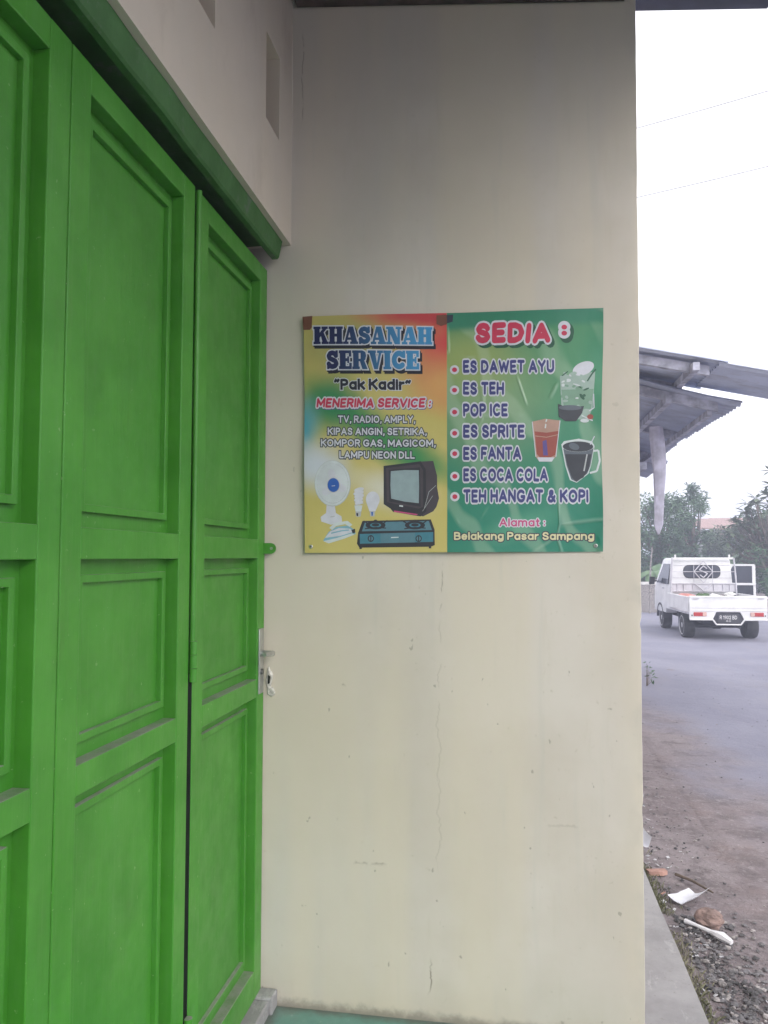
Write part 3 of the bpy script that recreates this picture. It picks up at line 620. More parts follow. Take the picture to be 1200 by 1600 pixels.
def letter(ch, t, extra, cap, slab, wide):
    """convex polygons of one letter, thickened by extra on every side; also its width"""
    out = []
    if slab:
        wd, parts = SLAB[ch]
        for p in parts:
            if p[0] == 'S' or p[0] == 'C':
                w0, pl_ = GL[p[0]]; tt = p[1]
                for q in pl_: out += stroke_polys([(tt/2+x*(wd-tt), tt/2+y*(1-tt)) for x, y in q], tt+2*extra, 'round')
            else: out.append(grow(p, extra) if extra else p)
        return out, wd
    wd, pls = GL[ch]; wd = wd*wide + t
    for q in pls:
        out += stroke_polys([(t/2+x*(wd-t), t/2+y*(1-t)) for x, y in q], t+2*extra, cap)
    return out, wd
def sub2d(pts, big=8.0, lim=6.0):
    if max(max(p[0] for p in pts)-min(p[0] for p in pts), max(p[1] for p in pts)-min(p[1] for p in pts)) <= big: return pts, [tuple(range(len(pts)))]
    bm = bmesh.new(); bm.faces.new([bm.verts.new((p[0], p[1], 0)) for p in pts]); bmesh.ops.triangulate(bm, faces=bm.faces[:])
    for _ in range(5):
        es = [e for e in bm.edges if e.calc_length() > lim]
        if not es: break
        bmesh.ops.subdivide_edges(bm, edges=es, cuts=1); bmesh.ops.triangulate(bm, faces=[f for f in bm.faces if len(f.verts) > 3])
    bm.verts.index_update(); out = [(v.co.x, v.co.y) for v in bm.verts], [tuple(v.index for v in f.verts) for f in bm.faces]; bm.free(); return out
def text(name, txt, x0, x1, yc, caph, parent, fill, outline=None, ow=0.0, shadow=None, sh=(0, 0), t=.2, gap=.1, slab=False, fat=0.0, slant=0.0, jit=0.0, space=.34, cap='round', seed=0, base_d=.0004, wide=1.0, pt=bpt, uv=None):
    uv = uv or buv
    W = 0
    for ch in txt: W += space if ch == ' ' else letter(ch, t, 0, cap, slab, wide)[1] + gap
    W -= gap; kx = (x1-x0)/W; ky = caph; mats = []; m = MB()
    def layer(mat, extra, dx, dy, d):
        if mat not in mats: mats.append(mat)
        idx = mats.index(mat); x = 0; rnd = random.Random(seed); q = 0
        for ch in txt:
            if ch == ' ': x += space; continue
            polys, wd = letter(ch, t, extra, cap, slab, wide)
            a = rnd.uniform(-1, 1)*jit; oy = rnd.uniform(-1, 1)*jit*.5; ca, sa = math.cos(a), math.sin(a); q2 = 0
            for P_ in polys:
                vs = []
                for (px, py) in P_:
                    ux, uy = px-wd/2, py-.5; rx, ry = ux*ca-uy*sa+slant*uy, ux*sa+uy*ca+oy
                    # the outline keeps its pixel width when the letter is squeezed sideways
                    vs.append((x0+(x+wd/2+rx)*kx+dx, yc-ry*ky+dy))
                p2, f2 = sub2d(vs); m.add([pt(*uv(X_, Y_), d+2.0e-6*q2+1.3e-6*(q % 2)) for X_, Y_ in p2], f2, idx); q2 += 1
            q += 1; x += wd+gap
    d = base_d; e = ow/caph
    if shadow:
        layer(shadow, e, sh[0], sh[1], d); layer(shadow, e, sh[0]*.5, sh[1]*.5, d+.00014); d += .00032
    if outline: layer(outline, e, 0, 0, d); d += .00020
    layer(fill, fat, 0, 0, d)
    return m.build(name, mats, parent)

text('heading_text', 'KHASANAH', 493, 683, 526.8, 27, left, 'ink_heading', 'ink_white', 2.3, 'ink_black', (3.4, 5.0), slab=True, fat=.012, gap=.035)
text('heading_text', 'SERVICE', 514, 662.5, 565, 28.5, left, 'ink_heading', 'ink_white', 2.3, 'ink_black', (3.4, 5.0), slab=True, fat=.012, gap=.045)
text('name_text', '“Pak Kadir”', 525.5, 649.5, 603, 17.5, left, 'ink_black', 'ink_white', 1.2, t=.25, gap=.07, cap='square', space=.3)
text('subheading_text', 'MENERIMA SERVICE :', 497, 681, 632, 15, left, 'ink_red', 'ink_white', 2.3, 'ink_violet', (0.8, 1.2), t=.25, gap=.08, slant=.16, jit=.05, space=.4)
for (s_, a, b, y) in (('TV, RADIO, AMPLY,', 532, 656, 657.5), ('KIPAS ANGIN, SETRIKA,', 515, 674, 676.5), ('KOMPOR GAS, MAGICOM,', 504, 688, 694.5), ('LAMPU NEON DLL', 534, 654.5, 713)):
    text('list_text', s_, a, b, y, 11.4, left, 'ink_white', 'ink_shadow', 1.6, t=.20, gap=.13, cap='square', space=.34)
text('title_text', 'SEDIA', 750.5, 864, 522.5, 33, right, 'ink_red', 'ink_white', 3.2, 'ink_green_dark', (4, 4.5), t=.29, gap=.09, slant=.06, jit=.06, seed=5)
items = [('ES DAWET AYU', 869.5, 575), ('ES TEH', 794, 609.5), ('POP ICE', 799.5, 643.5), ('ES SPRITE', 825, 676.5), ('ES FANTA', 820, 710.5), ('ES COCA COLA', 860, 744), ('TEH HANGAT & KOPI', 920.5, 776.5)]
for k, (s_, b, y) in enumerate(items):
    text('list_text', s_, 731, b, y, 20.5, right, 'ink_indigo', 'ink_white', 2.7, t=.25, gap=.10, jit=.035, space=.40, seed=k)
text('address_label', 'Alamat :', 786.5, 856, 817, 13, right, 'ink_pink', 'ink_white', 1.5, t=.19, gap=.12)
text('address_text', 'Belakang Pasar Sampang', 716.5, 929, 838, 12.5, right, 'ink_cream', 'ink_shadow', 1.6, t=.21, gap=.10)

class Pic:
    def __init__(s, d0=0.0004): s.m = MB(); s.mats = []; s.d = d0
    def poly(s, mat, pts):
        if mat not in s.mats: s.mats.append(mat)
        bm = bmesh.new(); bm.faces.new([bm.verts.new((x, y, 0)) for (x, y) in pts])
        if max(max(p[0] for p in pts)-min(p[0] for p in pts), max(p[1] for p in pts)-min(p[1] for p in pts)) > 11:
            bmesh.ops.triangulate(bm, faces=bm.faces[:])
            for _ in range(5):
                es = [e for e in bm.edges if e.calc_length() > 7]
                if not es: break
                bmesh.ops.subdivide_edges(bm, edges=es, cuts=1); bmesh.ops.triangulate(bm, faces=[f for f in bm.faces if len(f.verts) > 3])
        bm.verts.index_update()
        s.m.add([bpt(*buv(v.co.x, v.co.y), s.d) for v in bm.verts], [tuple(v.index for v in f.verts) for f in bm.faces], s.mats.index(mat)); bm.free(); s.d += 0.000025; return s
    def ell(s, mat, cx, cy, rx, ry, rot=0, n=28, a0=0, a1=360):
        c, q = math.cos(R(rot)), math.sin(R(rot)); P_ = []
        full = a1-a0 >= 360; nn = n if full else n+1
        for k in range(nn):
            a = R(a0+(a1-a0)*k/n); x, y = rx*math.cos(a), ry*math.sin(a); P_.append((cx+x*c-y*q, cy+x*q+y*c))
        return s.poly(mat, P_)
    def line(s, mat, pts, wd):
        for (a, b) in zip(pts, pts[1:]):
            dx, dy = b[0]-a[0], b[1]-a[1]; L = math.hypot(dx, dy) or 1; nx_, ny_ = -dy/L*wd/2, dx/L*wd/2
            s.poly(mat, [(a[0]+nx_, a[1]+ny_), (b[0]+nx_, b[1]+ny_), (b[0]-nx_, b[1]-ny_), (a[0]-nx_, a[1]-ny_)])
        return s
    def done(s, name, parent): return s.m.build(name, s.mats, parent)
# colon of the title and the bullets
p = Pic(); p.ell('ink_green_dark', 889, 520, 10, 14).ell('ink_green_dark', 888, 526, 10, 12)
p.ell('ink_white', 884.5, 512.5, 9.2, 9.2).ell('ink_white', 884.5, 521.5, 9.2, 9.6).ell('ink_red', 884.5, 513, 4.2, 3.8).ell('ink_red', 884.5, 522.5, 4.2, 3.8)
p.done('title_text', right)
for y in (580, 612, 646.5, 679.5, 711, 746, 777.5): p = Pic(); p.ell('ink_white', 717.8, y, 7.2, 7.2).ell('ink_red', 717.8, y, 3.9, 3.7); p.done('bullet_mark', right)
# fan
p = Pic(); p.poly('ink_white', [(513, 790), (526, 790), (528, 803), (537, 808), (538, 816), (520, 821), (504, 816), (503, 809), (512, 803)])
p.line('ink_grey', [(519, 809), (526, 808)], 1.5)
p.ell('ink_grey', 522.8, 757.3, 29.4, 35.6).ell('ink_pale', 522.5, 757, 28.6, 34.8).ell('ink_grey', 523, 757.5, 25.4, 30.8).ell('ink_pale', 522.8, 757.3, 25.0, 30.3)
for k in range(40):
    a = R(9*k); p.line('ink_white', [(524+9*math.cos(a), 759.5+10*math.sin(a)), (522.7+27*math.cos(a+.15), 757.3+32.5*math.sin(a+.15))], 0.7)
for k in range(3):
    a = 120*k+20; p.ell('ink_white', 524+13*math.cos(R(a)), 759+15*math.sin(R(a)), 9, 6, a)
p.ell('ink_grey', 524.3, 760.2, 10.2, 11.4).ell('ink_blue', 524.3, 760, 9.4, 10.6).line('ink_pale', [(521.5, 761.5), (527, 761)], 1.0)
p.done('fan_picture', left)
# iron
p = Pic(); p.poly('ink_ironblue', [(507, 845), (516, 832), (529, 824), (548, 822), (559, 829), (560, 835), (540, 842), (516, 849)])
p.poly('ink_white', [(510, 841), (519, 831), (533, 826), (551, 827), (556, 832), (535, 838)]).poly('ink_pale', [(507, 846), (516, 849.5), (542, 842), (558, 836), (554, 834), (530, 841)])
p.poly('ink_pale', [(517, 826), (526, 818), (547, 815), (555, 821), (550, 824), (543, 820), (528, 823), (522, 829)]).poly('ink_tv', [(553, 829), (559, 827), (559.5, 833), (555, 834)])
p.line('ink_ironblue', [(520, 834), (538, 830), (549, 829)], 2); p.done('iron_picture', left)
# two lamps
p = Pic()
p.poly('ink_pale', [(558, 791), (571, 791), (569, 801), (560, 801)]).poly('ink_steel' if False else 'ink_grey', [(560, 800.5), (569, 800.5), (568, 808), (563, 809), (560, 807)]).poly('ink_tv', [(561, 803), (564, 803), (564, 808), (561.5, 807)])
for k in range(5): p.ell('ink_white', 565.5-(k % 2)*0.8, 767+k*5.0, 8.6-abs(k-1)*.6, 3.4, -14).line('ink_grey', [(558, 771.5+k*5), (573, 768+k*5)], 0.8)
p.ell('ink_white', 587.5, 782, 11, 12.5).poly('ink_white', [(577.5, 787), (597.5, 787), (592, 800), (582, 800)]).poly('ink_grey', [(582.5, 800), (591.5, 800), (590.5, 808), (583.5, 808)]).poly('ink_blue', [(585, 801), (588, 801), (587.5, 807), (585.5, 807)])
p.done('lamp_picture', left)
# television
p = Pic(); p.poly('ink_tvside', [(664, 723), (684, 722), (687, 734), (690, 745), (690, 763), (693, 780), (689, 793), (684, 800), (668, 808), (660, 806)])
p.poly('ink_tv', [(605, 730), (664, 722.5), (672, 735), (673, 800), (664, 808), (620, 801), (616, 796), (605, 789)])
p.poly('ink_tvside', [(609, 733), (662, 727), (668, 737), (668, 793), (661, 796), (610, 786)]).poly('ink_tv', [(613, 736), (663, 732), (664, 793), (614, 785)])
p.poly('ink_screen', [(616.5, 738), (638, 736.2), (661, 736.4), (661.5, 762), (661, 787.5), (638, 785), (617, 780.5), (615.8, 760)])
p.line('ink_pale', [(630, 791.5), (636, 792.3)], 2.2).poly('ink_pink', [(622, 799), (660, 804.5), (657, 806), (621, 801)]); p.line('ink_grey', [(670, 795), (677, 770), (688, 760)], 0.7).line('ink_grey', [(667, 800), (683, 776)], 0.6)
p.done('television_picture', left)
# stove
p = Pic(); p.poly('ink_tv', [(564, 833), (571, 815), (680, 812.5), (686, 828), (686.5, 852), (680, 854.5), (566, 856), (562, 850)])
p.poly('ink_stovetop', [(570, 831), (575, 817), (677, 815), (682, 829)])
p.poly('ink_stove', [(566.5, 835), (684, 832), (684, 847), (567, 850)]).poly('ink_stovetop', [(600, 834), (655, 833), (655, 848), (600, 849)])
for cx in (592, 655):
    p.ell('ink_tv', cx, 821.5, 16, 6.5).ell('ink_stove', cx, 821.5, 9, 3.5).ell('ink_tv', cx, 821, 6, 2.4)
    p.line('ink_tv', [(cx-19, 815), (cx-11, 820), (cx, 813.5), (cx+11, 820), (cx+19, 814)], 1.8).line('ink_tv', [(cx-17, 827), (cx, 825), (cx+17, 826)], 1.6)
for cx in (584.5, 661): p.ell('ink_tv', cx, 842, 5, 5.2).ell('ink_stovetop', cx, 842, 3.4, 3.6).line('ink_tv', [(cx, 837), (cx, 846)], 1.6)
p.line('ink_pale', [(617, 840.5), (629, 840)], 1.6).poly('ink_tv', [(566, 855), (570, 855), (570, 858), (566, 858)]).poly('ink_tv', [(677, 854), (681, 854), (681, 857), (677, 857)])
p.done('stove_picture', left)
# drinks
p = Pic(); p.poly('ink_ice', [(878, 590), (931, 583), (928, 640), (920, 658), (884, 658), (880, 640)])
p.ell('ink_white', 913, 578, 17, 10, -25).poly('ink_glass', [(880, 612), (929, 610), (925, 642), (884, 640)])
rnd = random.Random(11)
for k in range(34):
    x, y = rnd.uniform(882, 926), rnd.uniform(584, 640); p.ell(rnd.choice(['ink_ice', 'ink_glass', 'ink_pale', 'ink_glass', 'ink_green_dark'])if y > 605 else rnd.choice(['ink_ice', 'ink_pale']), x, y, rnd.uniform(2, 6), rnd.uniform(1.2, 3.5), rnd.uniform(-60, 60), 10)
p.poly('ink_coffee', [(875, 634), (884, 638), (897, 640), (914, 637), (911, 648), (902, 661), (886, 661), (876, 654)]).ell('ink_cupwall', 893, 640, 17, 4)
p.line('ink_green_dark', [(919, 598), (927, 585), (932, 579)], 2.2).line('ink_white', [(922, 645), (930, 640), (929, 618)], 1.6).line('ink_green_dark', [(881, 590), (890, 583)], 1.6).line('ink_pale', [(910, 652), (928, 660)], 2)
p.ell('ink_tea', 924, 654, 5, 4).ell('ink_pale', 915, 660, 7, 3); p.done('dawet_picture', right)
p = Pic(); p.poly('ink_tealight', [(836.5, 662), (856, 657.5), (878, 660), (872, 716), (866, 722), (846, 722), (842, 716)])
p.poly('ink_tea', [(840, 676), (856, 672), (876.5, 675), (871, 713), (864, 717), (848, 717), (843.5, 712)]).poly('ink_tealight', [(838, 668), (876, 667), (876, 676), (858, 679), (840, 677)])
p.line('ink_tealight', [(841, 684), (858, 686), (875, 682)], 1.2).poly('ink_violet', [(852, 692), (858, 690), (860, 714), (853, 714)]).poly('ink_white', [(844, 717), (870, 717), (866, 723.5), (847, 723.5)])
p.line('ink_white', [(836.5, 662), (842, 716)], 1.2).line('ink_white', [(878, 660), (872, 716)], 1.2).line('ink_pale', [(858, 658), (856, 672)], 2); p.ell('ink_tealight', 862, 664, 6, 3); p.done('tea_picture', right)
p = Pic(); p.line('ink_pale', [(928, 707), (937, 706), (939, 722), (934, 738), (923, 741)], 3.0)
p.poly('ink_pale', [(880, 697), (884, 692), (906, 688), (927, 692), (931, 700), (925, 730), (921, 742), (903, 756), (893, 752), (886, 730)])
p.poly('ink_cupwall', [(882, 699), (930, 700), (924, 730), (919, 742), (903, 755), (895, 751), (888, 730)]).poly('ink_coffee', [(886, 712), (926, 712), (921, 736), (913, 748), (902, 754), (896, 748), (889, 728)])
p.ell('ink_pale', 905.5, 699, 25.2, 9.4).ell('ink_coffee', 905.5, 700.2, 23.4, 8).ell('ink_cupwall', 899, 700, 8, 5, 20).line('ink_white', [(931, 684), (924, 697)], 1.5).line('ink_grey', [(919, 712), (914, 738)], 2.2)
p.done('coffee_picture', right)
# tape on the top corners, eyelets, hem folds
p = Pic(0.0012); p.poly('tape_brown', [(474.5, 497), (491, 496), (490, 514), (487, 518), (476, 518)]).done('tape', left)
p = Pic(0.0012); p.poly('tape_brown', [(690, 494), (707, 493), (706, 508), (697, 511), (690, 508)]).poly('ink_shadow', [(706, 493.5), (716, 493), (715, 504), (706, 507)]).done('tape', left)
def eyelet(x, y, par):
    m = MB(); u, v = buv(x, y); n = 18; vs = []
    for r, d in ((3.2, .0006), (2.6, .0016), (1.7, .0016), (1.4, .0006)):
        for k in range(n):
            a = 2*math.pi*k/n; vs.append(bpt(*buv(x+r*math.cos(a), y+r*math.sin(a)), d))
    fs = [(i*n+k, i*n+(k+1) % n, (i+1)*n+(k+1) % n, (i+1)*n+k) for i in range(3) for k in range(n)]
    m.add(vs, fs); m.build('eyelet', 'steel', par, smooth=True)
    m = MB(); m.tube([bpt(u, v, 0.0003), bpt(u, v, 0.0028)], [0.0025, 0.0025], 8); m.build('nail', 'steel_dark', par)
eyelet(486.5, 854.5, left); eyelet(931, 853, right)

# ------------------------------------------------------------------ neighbour's tin awnings
def corr(m, x0, z0, x1, z1, ya, yb, amp=0.012, pitch=0.076, th=0.006, ragged=0.0, mi=0, nx_=6, sag=0.0):
    ny = int((yb-ya)/pitch*6); vs = []
    for s in (0, 1):
        for j in range(ny+1):
            y = ya + (yb-ya)*j/ny
            rg = ragged*nz(math.floor(y/0.45)*3.7, 1, 1)
            for i in range(nx_+1):
                f = i/nx_; x = x0 + (x1+rg-x0)*f; z = z0 + (z1-z0)*f + amp*math.sin(2*math.pi*y/pitch) + th*s + sag*nz(y*.8, f*2, 0)
                vs.append((x, y, z))
    n = nx_+1; T = (ny+1)*n
    fs = [(j*n+i, j*n+i+1, (j+1)*n+i+1, (j+1)*n+i) for j in range(ny) for i in range(nx_)]
    fs += [tuple(q+T for q in f[::-1]) for f in fs]
    ring = [i for i in range(n)] + [j*n+nx_ for j in range(1, ny+1)] + [ny*n+i for i in range(nx_-1, -1, -1)] + [j*n for j in range(ny-1, 0, -1)]
    fs += [(ring[i], ring[(i+1) % len(ring)], ring[(i+1) % len(ring)]+T, ring[i]+T) for i in range(len(ring))]
    m.add(vs, fs, mi)
def place(o, par):
    o.parent = par; o.matrix_parent_inverse = par.matrix_basis.inverted(); return o
up = empty('tin_awning', (0.5, 6.4, 3.0), 'upper grey corrugated tin awning jutting past the wall towards the road', 'awning')
m = MB(); corr(m, 0.2, 3.228, 1.62, 2.913, 6.0, 6.95); place(m.build('roof_sheet', 'tin_sheet_light', up, smooth=True), up)
m = MB(); corr(m, 1.555, 2.905, 2.75, 2.635, 6.02, 6.80, ragged=0.05); place(m.build('roof_sheet', 'tin_sheet_light', up, smooth=True), up)
m = MB(); m.prism([(0.2, 3.20), (0.2, 3.13), (1.50, 2.84), (1.50, 2.91)], 'y', 6.10, 6.15); place(m.build('rafter', 'wood_grey'), up)
m = MB(); m.prism([(0.2, 3.20), (0.2, 3.10), (1.44, 2.83), (1.44, 2.92)], 'y', 6.76, 6.82); place(m.build('rafter', 'wood_grey'), up)
m = MB(); m.box((1.36, 6.0, 2.86), (1.41, 6.94, 2.92)); place(m.build('purlin', 'wood_grey'), up)
lo = empty('tin_awning', (0.5, 9.0, 2.7), 'lower grey corrugated tin awning with a ragged sagging eave', 'awning')
m = MB(); corr(m, 0.3, 3.145, 1.86, 2.722, 6.6, 10.2, amp=.018, pitch=.10, ragged=0.09, sag=0.035); place(m.build('roof_sheet', 'tin_sheet', smooth=True), lo)
m = MB(); corr(m, 0.3, 3.10, 1.98, 2.66, 10.1, 12.0, amp=.018, pitch=.10, ragged=0.14, sag=0.05); place(m.build('roof_sheet', 'tin_sheet', smooth=True), lo)
for y in (6.66, 8.2, 9.8, 11.6):
    m = MB(); m.prism([(0.3, 3.11), (0.3, 3.04), (1.70, 2.66), (1.70, 2.735)], 'y', y, y+.05); place(m.build('rafter', 'wood_grey'), lo)
m = MB(); m.box((1.28, 6.62, 2.74), (1.33, 11.9, 2.80)); place(m.build('purlin', 'wood_grey'), lo)
m = MB(); m.box((1.62, 6.7, 2.63), (1.66, 11.9, 2.68)); place(m.build('purlin', 'wood_grey'), lo)
nb = empty('neighbour_house', (0.4, 9.0, -0.15), 'brown timber house front under the lower tin awning', 'house')
m = MB(); m.box((-3, 11.95, -.2), (1.62, 12.1, 2.9)); place(m.build('gable_wall', 'brick_brown'), nb)
m = MB(); m.box((-3, 6.25, -.2), (0.34, 11.94, 3.1)); place(m.build('wall', 'white_wall'), nb)
m = MB(); m.box((1.30, 9.0, 2.45), (1.52, 11.94, 2.53)); place(m.build('beam', 'wood_grey'), nb)
# hanging cloth
m = MB(); vs = []; n = 14; K = 40
for j in range(K+1):
    f = j/K; z = 2.70 - 1.03*f; cx = 1.378 + 0.012*math.sin(f*3) - 0.004*f
    wd = 0.05 + 0.012*math.sin(f*5+.5); 
    wd += .004*nz(f*14, 2, 0)
    if f > 0.80: wd *= max(.12, 1-((f-0.80)/0.20)**3.5)
    for i in range(n):
        a = 2*math.pi*i/n; r = 1 + 0.25*math.sin(3*a+f*4)
        vs.append((cx + wd*r*math.cos(a), 7.6 + 0.028*r*math.sin(a), z))
fs = [(j*n+i, j*n+(i+1) % n, (j+1)*n+(i+1) % n, (j+1)*n+i) for j in range(K) for i in range(n)] + [tuple(range(n))[::-1], tuple(K*n+i for i in range(n))]
m.add(vs, fs); tag(m.build('hanging_cloth', 'cloth_grey', smooth=True), 'grey rolled cloth strip hanging down from the lower tin awning', 'cloth')

# ------------------------------------------------------------------ wires
for (zz, sl, lab) in ((8.10, .21, 'upper thin overhead wire crossing the white sky'), (7.00, .175, 'lower thin overhead wire crossing the white sky')):
    m = MB(); m.tube([(-10+1.0*i, 12.0, zz + sl*(-12.1+1.0*i) + .006*((-10+i)-3)**2) for i in range(31)], 0.008, 6)
    tag(m.build('overhead_wire', 'wire'), lab, 'wire', 'overhead wires')

# ------------------------------------------------------------------ pickup truck
TZ = -0.232
trk = empty('pickup_truck', (4.28, 16.4, TZ), 'white pickup truck seen from behind with its right door open', 'truck', rz=R(2.0))
def T(m, name, mats, par=None, bevel=0.0, smooth=False):
    return m.build(name, mats, par or trk, bevel, smooth)
# cab
prof = [(1.84, .50), (1.84, 1.60), (1.90, 1.655), (2.65, 1.665), (2.80, 1.63), (3.30, 1.12), (3.42, .95), (3.45, .40), (2.30, .40), (2.25, .50)]
m = MB(); n = len(prof)
def hw(z): return 0.70 - max(0, (z-1.0))*0.13
inner = prof
vs = [(-hw(z), y, z) for (y, z) in prof] + [(hw(z), y, z) for (y, z) in prof]
fs = [tuple(range(n)), tuple(range(n, 2*n))[::-1]] + [(i, (i+1) % n, n+(i+1) % n, n+i) for i in range(n)]
m.add(vs, fs); cab = T(m, 'cab', 'truck_white', bevel=0.035, smooth=True)
def rrect(cx, cz, w_, h_, r, n_=6):
    P_ = []
    for (sx, sz, a0) in ((1, 1, 0), (-1, 1, 90), (-1, -1, 180), (1, -1, 270)):
        for k in range(n_+1):
            a = R(a0+90*k/n_); P_.append((cx+sx*(w_/2-r)+r*math.cos(a), cz+sz*(h_/2-r)+r*math.sin(a)))
    return P_
m = MB(); m.prism(rrect(0, 1.36, .80, .30, .12), 'y', 1.830, 1.86); T(m, 'window_seal', 'rubber', cab)
m = MB(); m.prism(rrect(0, 1.36, .76, .26, .10), 'y', 1.824, 1.85); T(m, 'rear_window', 'glass_dark', cab)
for s in (-1, 1):
    m = MB(); P_ = [(2.05, 1.07), (2.05, 1.53), (2.68, 1.53), (3.14, 1.07)]
    vs = [(s*(hw(z)+.004), y, z) for (y, z) in P_] + [(s*(hw(z)-.02), y, z) for (y, z) in P_]
    m.add(vs, [(0,1,2,3), (4,5,6,7), (0,1,5,4), (1,2,6,5), (2,3,7,6), (3,0,4,7)])
    T(m, 'side_window', 'glass_dark', cab)
m = MB(); P_ = [(2.86, 1.575), (3.27, 1.155)]
vs = [(-.54, P_[0][0]+.008, P_[0][1]+.006), (.54, P_[0][0]+.008, P_[0][1]+.006), (.62, P_[1][0]+.008, P_[1][1]+.006), (-.62, P_[1][0]+.008, P_[1][1]+.006)]
m.add(vs + [(v[0], v[1]-.03, v[2]-.03) for v in vs], [(0,1,2,3), (4,5,6,7), (0,1,5,4), (1,2,6,5), (2,3,7,6), (3,0,4,7)]); T(m, 'windscreen', 'glass_dark', cab)
for z in (1.22, 1.50): m = MB(); m.box((-.655+(z-1)*.1, 1.831, z-.006), (.655-(z-1)*.1, 1.842, z+.006)); T(m, 'panel_crease', 'truck_grey', cab)
m = MB(); m.box((-.712, 2.44, .95), (-.698, 2.56, .985)); T(m, 'door_handle', 'truck_grey', cab)
m = MB(); m.tube([(-.66, 3.05, 1.10), (-.80, 3.06, 1.13)], .012, 8); m.prism([(-.90, 1.03), (-.77, 1.03), (-.76, 1.21), (-.88, 1.22)], 'y', 3.03, 3.09); T(m, 'side_mirror', 'rubber', bevel=0.012)
# open right door
hinge = (.70, 3.02); ang = R(-12)      # direction of the open leaf, mostly sideways
dx, dy = math.cos(ang)*.80, math.sin(ang)*.80
def dp(f, z, o=0.0): return (hinge[0]+dx*f - o*math.sin(ang), hinge[1]+dy*f + o*math.cos(ang), z)
def dslab(m, poly, a, b):
    n = len(poly); vs = [dp(f, z, a) for f, z in poly] + [dp(f, z, b) for f, z in poly]
    m.add(vs, [tuple(range(n))[::-1], tuple(range(n, 2*n))] + [(i, (i+1) % n, n+(i+1) % n, n+i) for i in range(n)])
m = MB(); dslab(m, [(0, .42), (1, .42), (1, 1.06), (0, 1.06)], 0, .05); door = T(m, 'door', 'truck_white', bevel=.01)
m = MB(); dslab(m, [(.05, .50), (.93, .50), (.93, 1.02), (.05, 1.02)], -.012, -.001); T(m, 'door_trim', 'house_dark', door)
m = MB(); dslab(m, [(0, 1.06), (.10, 1.06), (.40, 1.48), (.33, 1.52)], .005, .035); dslab(m, [(.33, 1.52), (.40, 1.475), (.93, 1.475), (1, 1.52)], .006, .034); dslab(m, [(.91, 1.06), (1, 1.06), (1, 1.50), (.91, 1.50)], .005, .036)
dslab(m, [(0.02, 1.02), (1.0, 1.03), (1.0, 1.075), (0.02, 1.075)], -.02, .052); T(m, 'window_frame', 'truck_white', door)
m = MB(); dslab(m, [(.10, 1.07), (.91, 1.07), (.91, 1.48), (.39, 1.48)], .018, .024); T(m, 'door_glass', 'glass_dark', door)
# roof bar and headboard rack
m = MB(); m.box((-.66, 1.74, 1.635), (.66, 1.82, 1.675))
for x in (-.58, .58): m.box((x-.018, 1.76, 1.675), (x+.018, 1.80, 1.74))
T(m, 'roof_bar', 'truck_white', bevel=.008)
for s in (-1, 1): m = MB(); m.tube([(s*.70, 1.72, .62), (s*.69, 1.72, 1.2), (s*.655, 1.72, 1.66)], .018, 8); T(m, 'rack_post', 'truck_grey', smooth=True)
rk = MB()
for z in (1.095, .925): rk.tube([(-.70, 1.72, z), (.70, 1.72, z)], .010, 6)
rk.tube([(-.68, 1.722, 1.36), (.68, 1.722, 1.36)], .008, 6)
for x in (-.56, -.42, -.22, .22, .42, .56): rk.tube([(x, 1.722, .92), (x, 1.722, 1.10)], .010, 6)
for x in (-.20, .20): rk.tube([(x, 1.724, 1.10), (x, 1.724, 1.50)], .007, 6)
rack = T(rk, 'headboard_rack', 'truck_grey', smooth=True)
m = MB(); m.box((-.69, 1.735, .935), (.69, 1.745, 1.085)); T(m, 'headboard_panel', 'truck_grey')
m = MB(); dia = [(0, 1.60), (.20, 1.36), (0, 1.12), (-.20, 1.36)]
def rodloop(pts, r, closed=True):
    for i in range(len(pts) - (0 if closed else 1)):
        a, b = pts[i], pts[(i+1) % len(pts)]; m.tube([(a[0], 1.70, a[1]), (b[0], 1.70, b[1])], r, 6)
rodloop(dia, .0105); rodloop([(.075, 1.43), (.0, 1.49), (-.085, 1.40), (.085, 1.32), (.0, 1.23), (-.075, 1.29)], .012, False)
rodloop([(-.19, 1.10), (0, .93), (.19, 1.10)], .012, False)
T(m, 'emblem', 'truck_grey', rack)
# bed
bw = .745
m = MB(); m.box((-bw+.03, .05, .52), (bw-.03, 1.78, .56)); T(m, 'cargo_floor', 'truck_grey')
m = MB(); m.box((-bw, .0, .60), (bw, .04, .905)); 
m.box((-bw, -.012, .868), (bw, .0, .905)); m.box((-bw, -.008, .60), (bw, .0, .625)); tg = T(m, 'tailgate', 'truck_white', bevel=.006)
for x in (-.62, .62): m = MB(); m.box((x-.06, -.022, .845), (x+.06, -.0125, .862)); T(m, 'latch', 'truck_grey', tg)
m = MB(); m.box((-.74, -.006, .662), (.74, -.0005, .668)); T(m, 'panel_crease', 'truck_grey', tg)
for s in (-1, 1):
    m = MB(); m.box((s*bw-.02, .045, .585), (s*bw+.02, 1.76, .845)); m.box((s*bw-.028, .045, .845), (s*bw+.028, 1.76, .885)); m.box((s*bw-.024, .045, .56), (s*bw+.024, 1.76, .60)) if False else None
    T(m, 'side_gate', ['truck_white'], bevel=.006)
